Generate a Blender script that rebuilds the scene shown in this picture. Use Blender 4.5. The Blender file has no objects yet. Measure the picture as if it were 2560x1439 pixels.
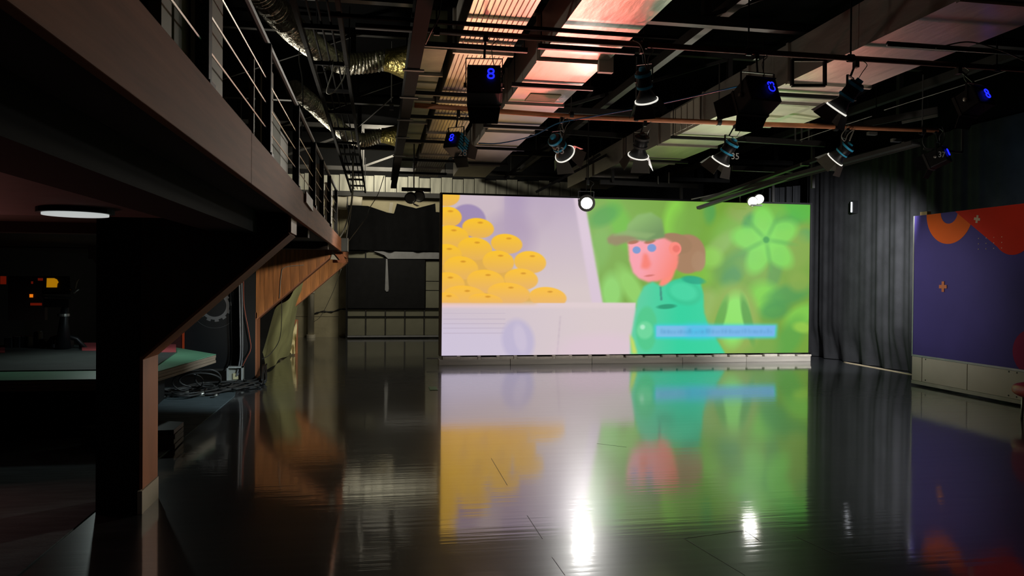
import bpy, bmesh, math, random
import numpy as np
from mathutils import Vector, Matrix

random.seed(7)
SC = bpy.context.scene
COL = SC.collection

# ------------------------------------------------------------------ camera
FPX, PCX, PCY = 1900.0, 1280.0, 719.5
YAW, PITCH, ROLL = math.atan(335 / FPX), -math.atan(19.5 / FPX), math.radians(0.5)
FW = Vector((math.sin(YAW) * math.cos(PITCH), math.cos(YAW) * math.cos(PITCH), math.sin(PITCH)))
_r = Vector((math.cos(YAW), -math.sin(YAW), 0))
_u = _r.cross(FW)
RT = _r * math.cos(ROLL) + _u * math.sin(ROLL)
UP = -_r * math.sin(ROLL) + _u * math.cos(ROLL)
EYE = Vector((0, 0, 1.6))
cd = bpy.data.cameras.new('camera')
cam = bpy.data.objects.new('camera', cd)
COL.objects.link(cam)
cd.sensor_width = 36.0
cd.lens = 36.0 * FPX / 2560.0
cd.clip_start, cd.clip_end = 0.05, 200
cam.matrix_world = Matrix(((RT.x, UP.x, -FW.x, EYE.x), (RT.y, UP.y, -FW.y, EYE.y), (RT.z, UP.z, -FW.z, EYE.z), (0, 0, 0, 1)))
SC.camera = cam

# ------------------------------------------------------------------ world, exposure, unseen and added lights
w = bpy.data.worlds.new('world')
SC.world = w
w.use_nodes = True
w.node_tree.nodes['Background'].inputs[0].default_value = (0.5, 0.55, 0.6, 1)
w.node_tree.nodes['Background'].inputs[1].default_value = 0.0
SC.view_settings.view_transform = 'Standard'
SC.view_settings.look = 'None'
SC.view_settings.exposure = 0.0
SC.view_settings.gamma = 1.0
SC.view_settings.use_curve_mapping = False


def lamp(name, kind, loc, target, power, color, **kw):
    d = bpy.data.lights.new(name, kind)
    d.energy = power
    d.color = color
    for k, v in kw.items():
        setattr(d, k, v)
    o = bpy.data.objects.new(name, d)
    COL.objects.link(o)
    o.location = loc
    if target is not None:
        o.rotation_euler = (Vector(target) - Vector(loc)).to_track_quat('-Z', 'Y').to_euler()
    return o


# added fill spots without fixtures, tinting the duct undersides and the pipes
lamp('fill_duct_pink', 'SPOT', (3.3, 13.2, 0.25), (2.2, 6.2, 3.8), 760, (1.0, 0.19, 0.16), spot_size=math.radians(42), spot_blend=0.9, shadow_soft_size=0.3)
lamp('fill_duct_amber', 'SPOT', (1.7, 13.2, 0.25), (0.98, 7.0, 3.8), 190, (1.0, 0.60, 0.34), spot_size=math.radians(34), spot_blend=0.9, shadow_soft_size=0.3)
lamp('fill_duct_red', 'SPOT', (7.4, 12.0, 0.25), (5.4, 6.0, 3.8), 110, (1.0, 0.3, 0.28), spot_size=math.radians(36), spot_blend=0.9, shadow_soft_size=0.3)
lamp('fill_duct_white', 'SPOT', (6.3, 13.2, 0.25), (4.9, 9.3, 3.8), 330, (1.0, 0.96, 0.80), spot_size=math.radians(50), spot_blend=0.9, shadow_soft_size=0.3)
lamp('fill_pipe_right', 'SPOT', (5.4, 7.6, 0.25), (5.4, 9.3, 3.7), 130, (1.0, 0.9, 0.8), spot_size=math.radians(80), spot_blend=0.8, shadow_soft_size=0.2)
lamp('fill_pipe_left', 'SPOT', (2.6, 7.8, 0.25), (2.8, 9.4, 3.7), 60, (1.0, 0.85, 0.75), spot_size=math.radians(64), spot_blend=0.8, shadow_soft_size=0.2)
# unseen lamps: inferred at back corner and bracket, the fills added for brightness
lamp('worklight_back', 'AREA', (0.2, 18.4, 5.2), (-0.8, 21.0, 1.2), 120, (1.0, 0.93, 0.74), size=0.8)
lamp('worklight_bracket', 'SPOT', (1.7, 6.4, 2.6), (-1.2, 12.4, 1.4), 560, (1.0, 0.92, 0.76), spot_size=math.radians(22), spot_blend=0.6, shadow_soft_size=0.12)
lamp('fill_canvas', 'SPOT', (1.2, 12.0, 1.9), (-1.7, 15.6, 0.8), 260, (1.0, 0.96, 0.76), spot_size=math.radians(44), spot_blend=0.7, shadow_soft_size=0.15)
lamp('fill_balcony', 'SPOT', (1.5, 9.2, 2.8), (-0.6, 3.4, 2.85), 150, (1.0, 0.93, 0.80), spot_size=math.radians(26), spot_blend=0.9, shadow_soft_size=0.15)
lamp('fill_balcony_far', 'SPOT', (1.0, 14.0, 3.0), (-0.6, 9.0, 2.55), 150, (1.0, 0.93, 0.80), spot_size=math.radians(28), spot_blend=0.8, shadow_soft_size=0.15)
lamp('fill_foil', 'SPOT', (-1.7, 8.6, 2.8), (-0.7, 8.2, 4.1), 150, (1.0, 0.95, 0.82), spot_size=math.radians(95), spot_blend=0.8, shadow_soft_size=0.1)
lamp('fill_foil_far', 'SPOT', (-1.7, 13.2, 2.9), (-0.7, 12.6, 4.25), 150, (1.0, 0.95, 0.80), spot_size=math.radians(95), spot_blend=0.8, shadow_soft_size=0.1)
lamp('fill_column', 'SPOT', (1.6, 8.2, 1.4), (-1.57, 5.7, 0.55), 110, (1.0, 0.85, 0.7), spot_size=math.radians(18), spot_blend=0.7, shadow_soft_size=0.1)
lamp('fill_carpet', 'SPOT', (1.0, 8.2, 1.9), (-2.25, 11.2, 0.15), 380, (0.78, 0.95, 1.0), spot_size=math.radians(44), spot_blend=0.9, shadow_soft_size=0.1)
lamp('fill_red', 'AREA', (-3.6, 6.6, 0.9), (-3.0, 4.0, 2.0), 6, (1.0, 0.35, 0.3), size=0.8)
lamp('fill_plinth', 'SPOT', (4.9, 10.6, 3.5), (4.9, 14.0, 0.0), 260, (1.0, 0.97, 0.93), spot_size=math.radians(104), spot_blend=0.9, shadow_soft_size=0.2)
# added unseen fill spots for the set wall and the curtains
lamp('fill_set_wall', 'SPOT', (5.6, 11.6, 2.4), (8.33, 10.4, 1.5), 140, (1.0, 0.97, 0.95), spot_size=math.radians(52), spot_blend=0.9, shadow_soft_size=0.2)
lamp('fill_set_top', 'SPOT', (5.8, 7.4, 3.3), (8.33, 8.7, 2.62), 34, (1.0, 0.95, 0.9), spot_size=math.radians(40), spot_blend=0.9, shadow_soft_size=0.2)
lamp('fill_curtain', 'SPOT', (7.6, 10.2, 3.2), (9.1, 14.8, 1.0), 1150, (0.95, 0.97, 1.0), spot_size=math.radians(74), spot_blend=0.9, shadow_soft_size=0.1)
lamp('blue_glow', 'SPOT', (7.6, 7.0, 3.3), (9.4, 8.6, 3.2), 90, (0.25, 0.5, 1.0), spot_size=math.radians(60), spot_blend=0.9, shadow_soft_size=0.1)

# ------------------------------------------------------------------ pixel -> point on a plane of the room


def ray(x, y):
    return FW + RT * ((x - PCX) / FPX) - UP * ((y - PCY) / FPX)


def on_y(x, y, Y):
    d = ray(x, y)
    return EYE + d * (Y / d.y)


def on_x(x, y, X):
    d = ray(x, y)
    return EYE + d * (X / d.x)


def on_z(x, y, Z=0.0):
    d = ray(x, y)
    return EYE + d * ((Z - EYE.z) / d.z)


# ------------------------------------------------------------------ materials
def lin(c):
    return tuple(((v / 255.0) / 12.92 if v / 255.0 <= 0.04045 else ((v / 255.0 + 0.055) / 1.055) ** 2.4) for v in c)


MATS = {}


def mat(name, rgb, rough=0.6, metal=0.0, var=0.12, vscale=6.0, bump=0.0, bscale=40.0, stretch=(1, 1, 1), spec=0.5, emit=None, es=0.0):
    if name in MATS:
        return MATS[name]
    m = bpy.data.materials.new(name)
    m.use_nodes = True
    nt = m.node_tree
    b = nt.nodes['Principled BSDF']
    c = lin(rgb)
    b.inputs['Roughness'].default_value = rough
    b.inputs['Metallic'].default_value = metal
    b.inputs['Specular IOR Level'].default_value = spec
    tc = nt.nodes.new('ShaderNodeTexCoord')
    mp = nt.nodes.new('ShaderNodeMapping')
    mp.inputs['Scale'].default_value = stretch
    nt.links.new(tc.outputs['Object'], mp.inputs['Vector'])
    n = nt.nodes.new('ShaderNodeTexNoise')
    n.inputs['Scale'].default_value = vscale
    n.inputs['Detail'].default_value = 5
    nt.links.new(mp.outputs['Vector'], n.inputs['Vector'])
    cr = nt.nodes.new('ShaderNodeValToRGB')
    cr.color_ramp.elements[0].position = 0.3
    cr.color_ramp.elements[1].position = 0.7
    cr.color_ramp.elements[0].color = tuple(max(0, v * (1 - var)) for v in c) + (1,)
    cr.color_ramp.elements[1].color = tuple(min(1, v * (1 + var)) for v in c) + (1,)
    nt.links.new(n.outputs['Fac'], cr.inputs['Fac'])
    nt.links.new(cr.outputs['Color'], b.inputs['Base Color'])
    if bump > 0:
        n2 = nt.nodes.new('ShaderNodeTexNoise')
        n2.inputs['Scale'].default_value = bscale
        n2.inputs['Detail'].default_value = 4
        nt.links.new(mp.outputs['Vector'], n2.inputs['Vector'])
        bp = nt.nodes.new('ShaderNodeBump')
        bp.inputs['Strength'].default_value = bump
        bp.inputs['Distance'].default_value = 0.02
        nt.links.new(n2.outputs['Fac'], bp.inputs['Height'])
        nt.links.new(bp.outputs['Normal'], b.inputs['Normal'])
    if emit is not None:
        b.inputs['Emission Color'].default_value = lin(emit) + (1,)
        b.inputs['Emission Strength'].default_value = es
    MATS[name] = m
    return m


BLACK_METAL = mat('black_metal', (26, 26, 28), 0.45, 0.2, 0.2)
BLACK_PAINT = mat('black_paint', (18, 18, 19), 0.6)
DARK_STEEL = mat('dark_steel', (62, 60, 58), 0.55, 0.1, 0.25, 3)
GREY_STEEL = mat('grey_steel', (88, 86, 84), 0.5, 0.2, 0.2, 3)
SILVER = mat('silver', (170, 168, 160), 0.35, 0.7, 0.15)
COPPER = mat('rusty_pipe', (214, 138, 94), 0.6, 0.1, 0.3, 4, stretch=(1, 8, 8))
RUST = mat('brown_pipe', (96, 62, 42), 0.6, 0.1, 0.35, 4, stretch=(1, 8, 8))
DUCT = mat('duct_sheet', (205, 196, 184), 0.36, 0.75, 0.16, 2.5, 0.25, 9, (1, 0.25, 1))
DUCT_SIDE = mat('duct_dark_side', (70, 66, 58), 0.6, 0.1, 0.3)
FOIL = mat('crinkled_foil', (215, 208, 190), 0.34, 0.45, 0.2, 20, 0.9, 30)
FOIL_GOLD = mat('yellowish_foil', (215, 196, 120), 0.3, 0.8, 0.25, 14, 0.9, 26)
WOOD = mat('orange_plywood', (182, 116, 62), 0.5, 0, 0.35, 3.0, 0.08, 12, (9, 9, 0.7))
WOOD_FASCIA = mat('fascia_board', (178, 112, 78), 0.75, 0, 0.2, 3.0, 0.04, 12, (4, 0.5, 8), spec=0.2)
WOOD_EDGE = mat('board_edge', (176, 112, 76), 0.55, 0, 0.2, 4, 0, 10, (1, 1, 0.3))
DARK_BROWN = mat('dark_brown_underside', (58, 44, 34), 0.7)
WHITE_BOARD = mat('offwhite_board', (196, 188, 168), 0.6, 0, 0.12, 3)
OLIVE_BOARD = mat('olive_board', (110, 112, 78), 0.7, 0, 0.2, 3)
CREAM_WALL = mat('cream_wall', (176, 166, 136), 0.85, 0, 0.2, 1.6, 0.15, 14)
CORRUG = mat('pale_corrugated', (196, 194, 178), 0.5, 0.1, 0.25, 3, 0.1, 10, (6, 6, 0.5))
DRAPE = mat('black_drape', (17, 17, 18), 0.95, 0, 0.2, 8, spec=0.1)
CURTAIN = mat('charcoal_curtain', (52, 52, 54), 0.9, 0, 0.22, 3, 0.2, 30, spec=0.15)
GREY_CLOTH = mat('grey_cloth', (140, 140, 142), 0.8)
WHITE_PAINT = mat('white_paint', (205, 205, 200), 0.45)
CYAN = mat('cyan_plastic', (60, 190, 240), 0.4)
BARN_GREY = mat('grey_barn_door', (92, 90, 84), 0.5, 0.2)
BARN_DARK = mat('dark_barn_door', (34, 34, 34), 0.5, 0.2)
RIM = mat('lit_lens_rim', (235, 235, 232), 0.4, 0, 0.02, emit=(255, 252, 240), es=0.85)
LENS = mat('lamp_lens', (240, 240, 235), 0.2, 0, 0.02, emit=(255, 248, 232), es=3.0)
LENS_HOT = mat('hot_lamp_lens', (255, 255, 250), 0.2, 0, 0.01, emit=(255, 250, 240), es=45.0)
BLUE_LED = mat('blue_led_digits', (20, 30, 255), 0.4, 0, 0.0, emit=(30, 40, 255), es=1.3)
AMBER = mat('amber_screen', (220, 150, 20), 0.5, 0, 0.1, emit=(205, 140, 10), es=0.55)
ORANGE_GLOW = mat('orange_indicator', (255, 140, 30), 0.5, 0, 0.1, emit=(255, 130, 20), es=0.7)
RED_GLOW = mat('red_indicator', (180, 40, 20), 0.5, 0, 0.1, emit=(200, 50, 20), es=0.12)
TUBE = mat('tube_light', (255, 255, 255), 0.4, 0, 0, emit=(235, 240, 255), es=1.6)
DOWN = mat('downlight_lens', (230, 232, 230), 0.4, 0, 0, emit=(225, 230, 228), es=0.62)
CYAN_PANE = mat('cyan_lit_pane', (150, 220, 230), 0.4, 0, 0.1, emit=(125, 215, 228), es=0.6)
GREEN_TOP = mat('green_board', (118, 178, 142), 0.5, 0, 0.1, 3)
LAYERED = mat('layered_edge', (140, 122, 104), 0.7, 0, 0.4, 6, stretch=(0.3, 0.3, 18))
PURPLE = mat('purple_print', (74, 62, 132), 0.7, 0, 0.05, 2, spec=0.2)
ORANGE = mat('orange_print', (232, 96, 10), 0.7, 0, 0.04, 2, spec=0.2)
RED = mat('red_print', (208, 34, 8), 0.7, 0, 0.06, 2, spec=0.2)
MAGENTA = mat('magenta_print', (150, 24, 80), 0.7, 0, 0.06, 2, spec=0.2)
PALE = mat('pale_print', (200, 170, 140), 0.6)
TAN_PLUS = mat('orange_plus_print', (200, 100, 40), 0.6)
BASE_PANEL = mat('beige_base_panel', (190, 180, 162), 0.5, 0, 0.06, 2)
TRIM_GREY = mat('grey_trim', (150, 150, 144), 0.4, 0.3)
CANVAS = mat('olive_canvas', (150, 150, 104), 0.85, 0, 0.22, 2.2, 0.3, 12)
CREAM_CLOTH = mat('cream_cloth', (235, 222, 175), 0.8, 0, 0.1, 4)
CABLE = mat('dark_cable', (58, 57, 56), 0.5)
CABLE_LIGHT = mat('pale_cable', (165, 162, 152), 0.5)
CABLE_BLUE = mat('blue_cable', (50, 120, 170), 0.5)
CABLE_RED = mat('red_cable', (170, 84, 62), 0.5)
PLINTH = mat('plinth_board', (182, 174, 162), 0.6, 0, 0.18, 3, 0.1, 20, (0.4, 6, 6))
BLOCK = mat('plinth_block', (206, 196, 182), 0.65, 0, 0.18, 5)
TEAL_CARPET = mat('grey_teal_carpet', (92, 104, 108), 0.95, 0, 0.2, 5, 0.3, 60, (0.6, 3, 1), spec=0.15)
RED_PLASTIC = mat('red_plastic', (190, 22, 30), 0.4, 0, 0.1)
GEAR_GREY = mat('gear_print', (110, 110, 112), 0.7)
PANEL_BLACK = mat('black_panel', (24, 25, 27), 0.5)
WHITE_INK = mat('white_ink', (240, 240, 238), 0.6, 0, 0.02)
OLIVE_WALL = mat('olive_sheet', (124, 122, 104), 0.8, 0, 0.15, 2)
TAPE = mat('tan_tape', (190, 160, 110), 0.7)
RED_LIT_FLOOR = mat('red_glow_patch', (215, 96, 100), 0.7, 0, 0.1, 4)  # red glow lying on the platform, put into the colour
CEIL = mat('black_ceiling', (10, 10, 11), 0.95, spec=0.05)
SIDE_WALL = mat('black_wall', (15, 15, 16), 0.9, spec=0.1)


def floor_material():
    m = bpy.data.materials.new('glossy_black_floor')
    m.use_nodes = True
    nt = m.node_tree
    b = nt.nodes['Principled BSDF']
    tc = nt.nodes.new('ShaderNodeTexCoord')

    def noise(scale, st, detail=4):
        mp = nt.nodes.new('ShaderNodeMapping')
        mp.inputs['Scale'].default_value = st
        nt.links.new(tc.outputs['Object'], mp.inputs['Vector'])
        n = nt.nodes.new('ShaderNodeTexNoise')
        n.inputs['Scale'].default_value = scale
        n.inputs['Detail'].default_value = detail
        nt.links.new(mp.outputs['Vector'], n.inputs['Vector'])
        return n.outputs['Fac']

    def ramp(src, a, c, lo, hi):
        r = nt.nodes.new('ShaderNodeMapRange')
        r.inputs['From Min'].default_value = a
        r.inputs['From Max'].default_value = c
        r.inputs['To Min'].default_value = lo
        r.inputs['To Max'].default_value = hi
        nt.links.new(src, r.inputs['Value'])
        return r.outputs['Result']
    streak = noise(2.2, (0.35, 5.0, 1))
    patch = noise(0.5, (1, 1, 1), 3)
    mix = nt.nodes.new('ShaderNodeMath')
    mix.operation = 'ADD'
    nt.links.new(ramp(streak, 0.35, 0.7, 0.0, 0.035), mix.inputs[0])
    nt.links.new(ramp(patch, 0.35, 0.7, 0.035, 0.075), mix.inputs[1])
    nt.links.new(mix.outputs[0], b.inputs['Coat Roughness'])
    b.inputs['Coat Weight'].default_value = 1.0
    b.inputs['Coat IOR'].default_value = 2.3
    b.inputs['Roughness'].default_value = 0.30
    b.inputs['Specular IOR Level'].default_value = 0.6
    cr = nt.nodes.new('ShaderNodeValToRGB')
    cr.color_ramp.elements[0].color = (0.0085, 0.0095, 0.0105, 1)
    cr.color_ramp.elements[1].color = (0.060, 0.064, 0.069, 1)
    nt.links.new(streak, cr.inputs['Fac'])  # grey haze streaks over the floor put into the base colour
    nt.links.new(cr.outputs['Color'], b.inputs['Base Color'])
    b.inputs['IOR'].default_value = 1.5
    bp = nt.nodes.new('ShaderNodeBump')
    bp.inputs['Strength'].default_value = 0.035
    bp.inputs['Distance'].default_value = 0.02
    nt.links.new(noise(4.0, (0.22, 5.0, 1), 3), bp.inputs['Height'])
    nt.links.new(bp.outputs['Normal'], b.inputs['Normal'])
    nt.links.new(bp.outputs['Normal'], b.inputs['Coat Normal'])
    return m


FLOOR = floor_material()


# ------------------------------------------------------------------ mesh builder
class MB:
    def __init__(s):
        s.v, s.f = [], []

    def add(s, vs, fs):
        o = len(s.v)
        s.v += [Vector(p) for p in vs]
        s.f += [tuple(i + o for i in f) for f in fs]
        return s

    def box(s, lo, hi):
        x0, y0, z0 = lo
        x1, y1, z1 = hi
        return s.add([(x0, y0, z0), (x1, y0, z0), (x1, y1, z0), (x0, y1, z0), (x0, y0, z1), (x1, y0, z1), (x1, y1, z1), (x0, y1, z1)],
                     [(0, 3, 2, 1), (4, 5, 6, 7), (0, 1, 5, 4), (1, 2, 6, 5), (2, 3, 7, 6), (3, 0, 4, 7)])

    def hexa(s, a, b):
        """two quads (4 points each, same winding) joined"""
        return s.add(list(a) + list(b), [(0, 3, 2, 1), (4, 5, 6, 7), (0, 1, 5, 4), (1, 2, 6, 5), (2, 3, 7, 6), (3, 0, 4, 7)])

    def prism(s, pts, off):
        n = len(pts)
        off = Vector(off)
        a = [Vector(p) for p in pts]
        b = [p + off for p in a]
        return s.add(a + b, [tuple(range(n))[::-1], tuple(range(n, 2 * n))] + [(i, (i + 1) % n, n + (i + 1) % n, n + i) for i in range(n)])

    def beam(s, p, q, wd, ht, up=(0, 0, 1)):
        p, q = Vector(p), Vector(q)
        d = (q - p).normalized()
        u = Vector(up)
        if abs(d.dot(u)) > 0.98:
            u = Vector((1, 0, 0))
        sd = d.cross(u).normalized() * (wd / 2)
        u2 = sd.cross(d).normalized() * (ht / 2)
        return s.hexa([p - sd - u2, p + sd - u2, p + sd + u2, p - sd + u2], [q - sd - u2, q + sd - u2, q + sd + u2, q - sd + u2])

    def tube(s, pts, r, n=8, cap=True):
        pts = [Vector(p) for p in pts]
        rs = r if isinstance(r, (list, tuple)) else [r] * len(pts)
        o = len(s.v)
        t0 = (pts[1] - pts[0]).normalized()
        ref = Vector((0, 0, 1)) if abs(t0.z) < 0.9 else Vector((1, 0, 0))
        nrm = t0.cross(ref).normalized()
        for i, p in enumerate(pts):
            a = pts[max(0, i - 1)]
            c = pts[min(len(pts) - 1, i + 1)]
            t = (c - a).normalized()
            nrm = (nrm - t * nrm.dot(t))
            if nrm.length < 1e-5:
                nrm = t.orthogonal()
            nrm.normalize()
            bi = t.cross(nrm)
            for k in range(n):
                an = 2 * math.pi * k / n
                s.v.append(p + (nrm * math.cos(an) + bi * math.sin(an)) * rs[i])
        for i in range(len(pts) - 1):
            for k in range(n):
                a = o + i * n + k
                b = o + i * n + (k + 1) % n
                s.f.append((a, b, b + n, a + n))
        if cap:
            s.f.append(tuple(o + k for k in range(n))[::-1])
            s.f.append(tuple(o + (len(pts) - 1) * n + k for k in range(n)))
        return s

    def ring(s, c, ax, r0, r1, t, n=24):
        """flat ring / collar round an axis"""
        c, ax = Vector(c), Vector(ax).normalized()
        u = ax.orthogonal().normalized()
        v = ax.cross(u)
        o = len(s.v)
        for (r, h) in ((r0, 0), (r1, 0), (r1, t), (r0, t)):
            for k in range(n):
                a = 2 * math.pi * k / n
                s.v.append(c + ax * h + (u * math.cos(a) + v * math.sin(a)) * r)
        for j in range(4):
            for k in range(n):
                a, b = o + j * n + k, o + j * n + (k + 1) % n
                c2, d2 = o + ((j + 1) % 4) * n + (k + 1) % n, o + ((j + 1) % 4) * n + k
                s.f.append((a, b, c2, d2))
        return s

    def grid(s, fn, nu, nv):
        o = len(s.v)
        for j in range(nv + 1):
            for i in range(nu + 1):
                s.v.append(Vector(fn(i / nu, j / nv)))
        for j in range(nv):
            for i in range(nu):
                a = o + j * (nu + 1) + i
                s.f.append((a, a + 1, a + nu + 2, a + nu + 1))
        return s

    def build(s, name, m, parent=None, smooth=False, bevel=0.0, origin=None):
        me = bpy.data.meshes.new(name)
        if origin is None:
            xs = [p.x for p in s.v]
            ys = [p.y for p in s.v]
            zs = [p.z for p in s.v]
            origin = Vector(((min(xs) + max(xs)) / 2, (min(ys) + max(ys)) / 2, min(zs)))
        origin = Vector(origin)
        me.from_pydata([tuple(p - origin) for p in s.v], [], s.f)
        me.validate()
        bm = bmesh.new()
        bm.from_mesh(me)
        bmesh.ops.recalc_face_normals(bm, faces=bm.faces)
        bm.to_mesh(me)
        bm.free()
        me.materials.append(m)
        if smooth:
            for p in me.polygons:
                p.use_smooth = True
        o = bpy.data.objects.new(name, me)
        COL.objects.link(o)
        wl = Vector((0, 0, 0))
        if parent is not None:
            o.parent = parent
            wl = Vector(parent['_w'])
        o.location = origin - wl
        o['_w'] = tuple(origin)
        if bevel > 0:
            md = o.modifiers.new('bevel', 'BEVEL')
            md.width = bevel
            md.segments = 2
            md.limit_method = 'ANGLE'
            md.angle_limit = math.radians(40)
        return o


def thing(name, label, cat, loc, group=None):
    o = bpy.data.objects.new(name, None)
    o.empty_display_size = 0.1
    COL.objects.link(o)
    o.location = loc
    o['_w'] = tuple(loc)
    return tag(o, label, cat, group)


def tag(o, label, cat, group=None):
    o['label'] = label
    o['category'] = cat
    if group:
        o['group'] = group
    return o


def structure(o):
    o['kind'] = 'structure'
    return o



def B(lo, hi):
    return MB().box(lo, hi)


def bez(ps, n=24):
    """smooth curve through points (Catmull-Rom)"""
    ps = [Vector(p) for p in ps]
    P = [ps[0] * 2 - ps[1]] + ps + [ps[-1] * 2 - ps[-2]]
    out = []
    seg = len(ps) - 1
    per = max(2, n // seg)
    for i in range(seg):
        a, b, c, d = P[i:i + 4]
        for k in range(per):
            t = k / per
            out.append(0.5 * ((2 * b) + (c - a) * t + (2 * a - 5 * b + 4 * c - d) * t * t + (3 * b - 3 * c + d - a) * t ** 3))
    out.append(ps[-1])
    return out


def cable(name, label, pts, r, m, group=None, n=30, sides=5):
    o = MB().tube(bez(pts, n), r, sides).build(name, m, smooth=True)
    return tag(o, label, 'cable', group)


def text_mesh(name, txt, size, m, parent, loc, xdir, ydir, depth=0.002):
    cu = bpy.data.curves.new(name, 'FONT')
    cu.body = txt
    cu.size = size
    cu.align_x = 'CENTER'
    cu.align_y = 'CENTER'
    cu.extrude = depth
    tmp = bpy.data.objects.new(name + '_tmp', cu)
    COL.objects.link(tmp)
    dg = bpy.context.evaluated_depsgraph_get()
    me = bpy.data.meshes.new_from_object(tmp.evaluated_get(dg))
    bpy.data.objects.remove(tmp)
    X = Vector(xdir).normalized()
    Z = X.cross(Vector(ydir)).normalized()
    Y = Z.cross(X)
    R = Matrix((X, Y, Z)).transposed().to_4x4()
    me.transform(R)
    me.materials.clear()
    me.materials.append(m)
    o = bpy.data.objects.new(name, me)
    COL.objects.link(o)
    if parent is not None:
        o.parent = parent
        o.location = Vector(loc) - Vector(parent['_w'])
    else:
        o.location = loc
    o['_w'] = tuple(loc)
    return o


# ================================================================== ROOM SHELL
XL, XR, YF, YB, ZC = -7.0, 9.55, -5.0, 21.4, 5.6
fl_ = structure(B((XL, YF, -0.1), (XR, YB, 0)).build('floor', FLOOR, origin=(0, 0, 0)))
SCRATCH = mat('floor_scratch', (120, 120, 118), 0.6)
for x0, y0, x1, y1 in ((1228, 1145, 1268, 1212), (1318, 1288, 1356, 1346), (1380, 1392, 1412, 1437), (1710, 1345, 1862, 1437), (1710, 1345, 1858, 1326), (1992, 1342, 2098, 1388), (1492, 1108, 1566, 1117), (1862, 1326, 1900, 1352)):
    p, q = on_z(x0, y0), on_z(x1, y1)
    MB().beam(p, q, 0.0035, 0.002).build('scratch', SCRATCH, fl_)
structure(B((XL, YF, ZC), (XR, YB, ZC + 0.1)).build('ceiling', CEIL))
wb = structure(B((XL, YB, 0), (XR, YB + 0.1, ZC)).build('wall_back', mat('dark_upper_wall', (14, 14, 15), 0.9)))
structure(B((XL - 0.1, YF, 0), (XL, YB, ZC)).build('wall_left', SIDE_WALL))
structure(B((XR, YF, 0), (XR + 0.1, YB, ZC)).build('wall_right', SIDE_WALL))
structure(B((XL, YF - 0.1, 0), (XR, YF, ZC)).build('wall_front', SIDE_WALL))

# cream plaster of the back wall, in slabs, and the pale corrugated sheets above it
for x0, x1, z0, z1 in ((-2.6, -1.05, 0.0, 0.55), (-2.6, -1.05, 0.56, 3.95), (-1.05, 1.95, 0.0, 3.95), (1.97, 5.6, 0.0, 4.0)):
    B((x0, YB - 0.03, z0), (x1 - 0.01, YB, z1)).build('plaster_panel', CREAM_WALL, wb)
for i in range(27):
    x0 = -2.6 + i * 0.31
    B((x0, YB - 0.05, 4.0), (x0 + 0.29, YB, 4.42 + 0.02 * (i % 3))).build('corrugated_sheet', CORRUG, wb)
B((-2.6, YB - 0.22, 3.86), (5.8, YB - 0.06, 3.99)).build('ledge_beam', DARK_STEEL, wb)
crk = MB()
pp = [(-1.75, YB - 0.035, 0.62), (-1.5, YB - 0.035, 0.70), (-1.25, YB - 0.035, 0.69), (-1.0, YB - 0.035, 0.76), (-0.82, YB - 0.035, 0.75)]
crk.tube(bez(pp, 16), [0.012 + 0.008 * (i % 3) for i in range(17)], 5).build('crack', BLACK_PAINT, wb)

# ================================================================== LED VIDEO WALL
LY = 14.23
LX0, LX1 = 1.18, 8.67
LZ0, LZ1 = 0.175, 3.19


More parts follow.
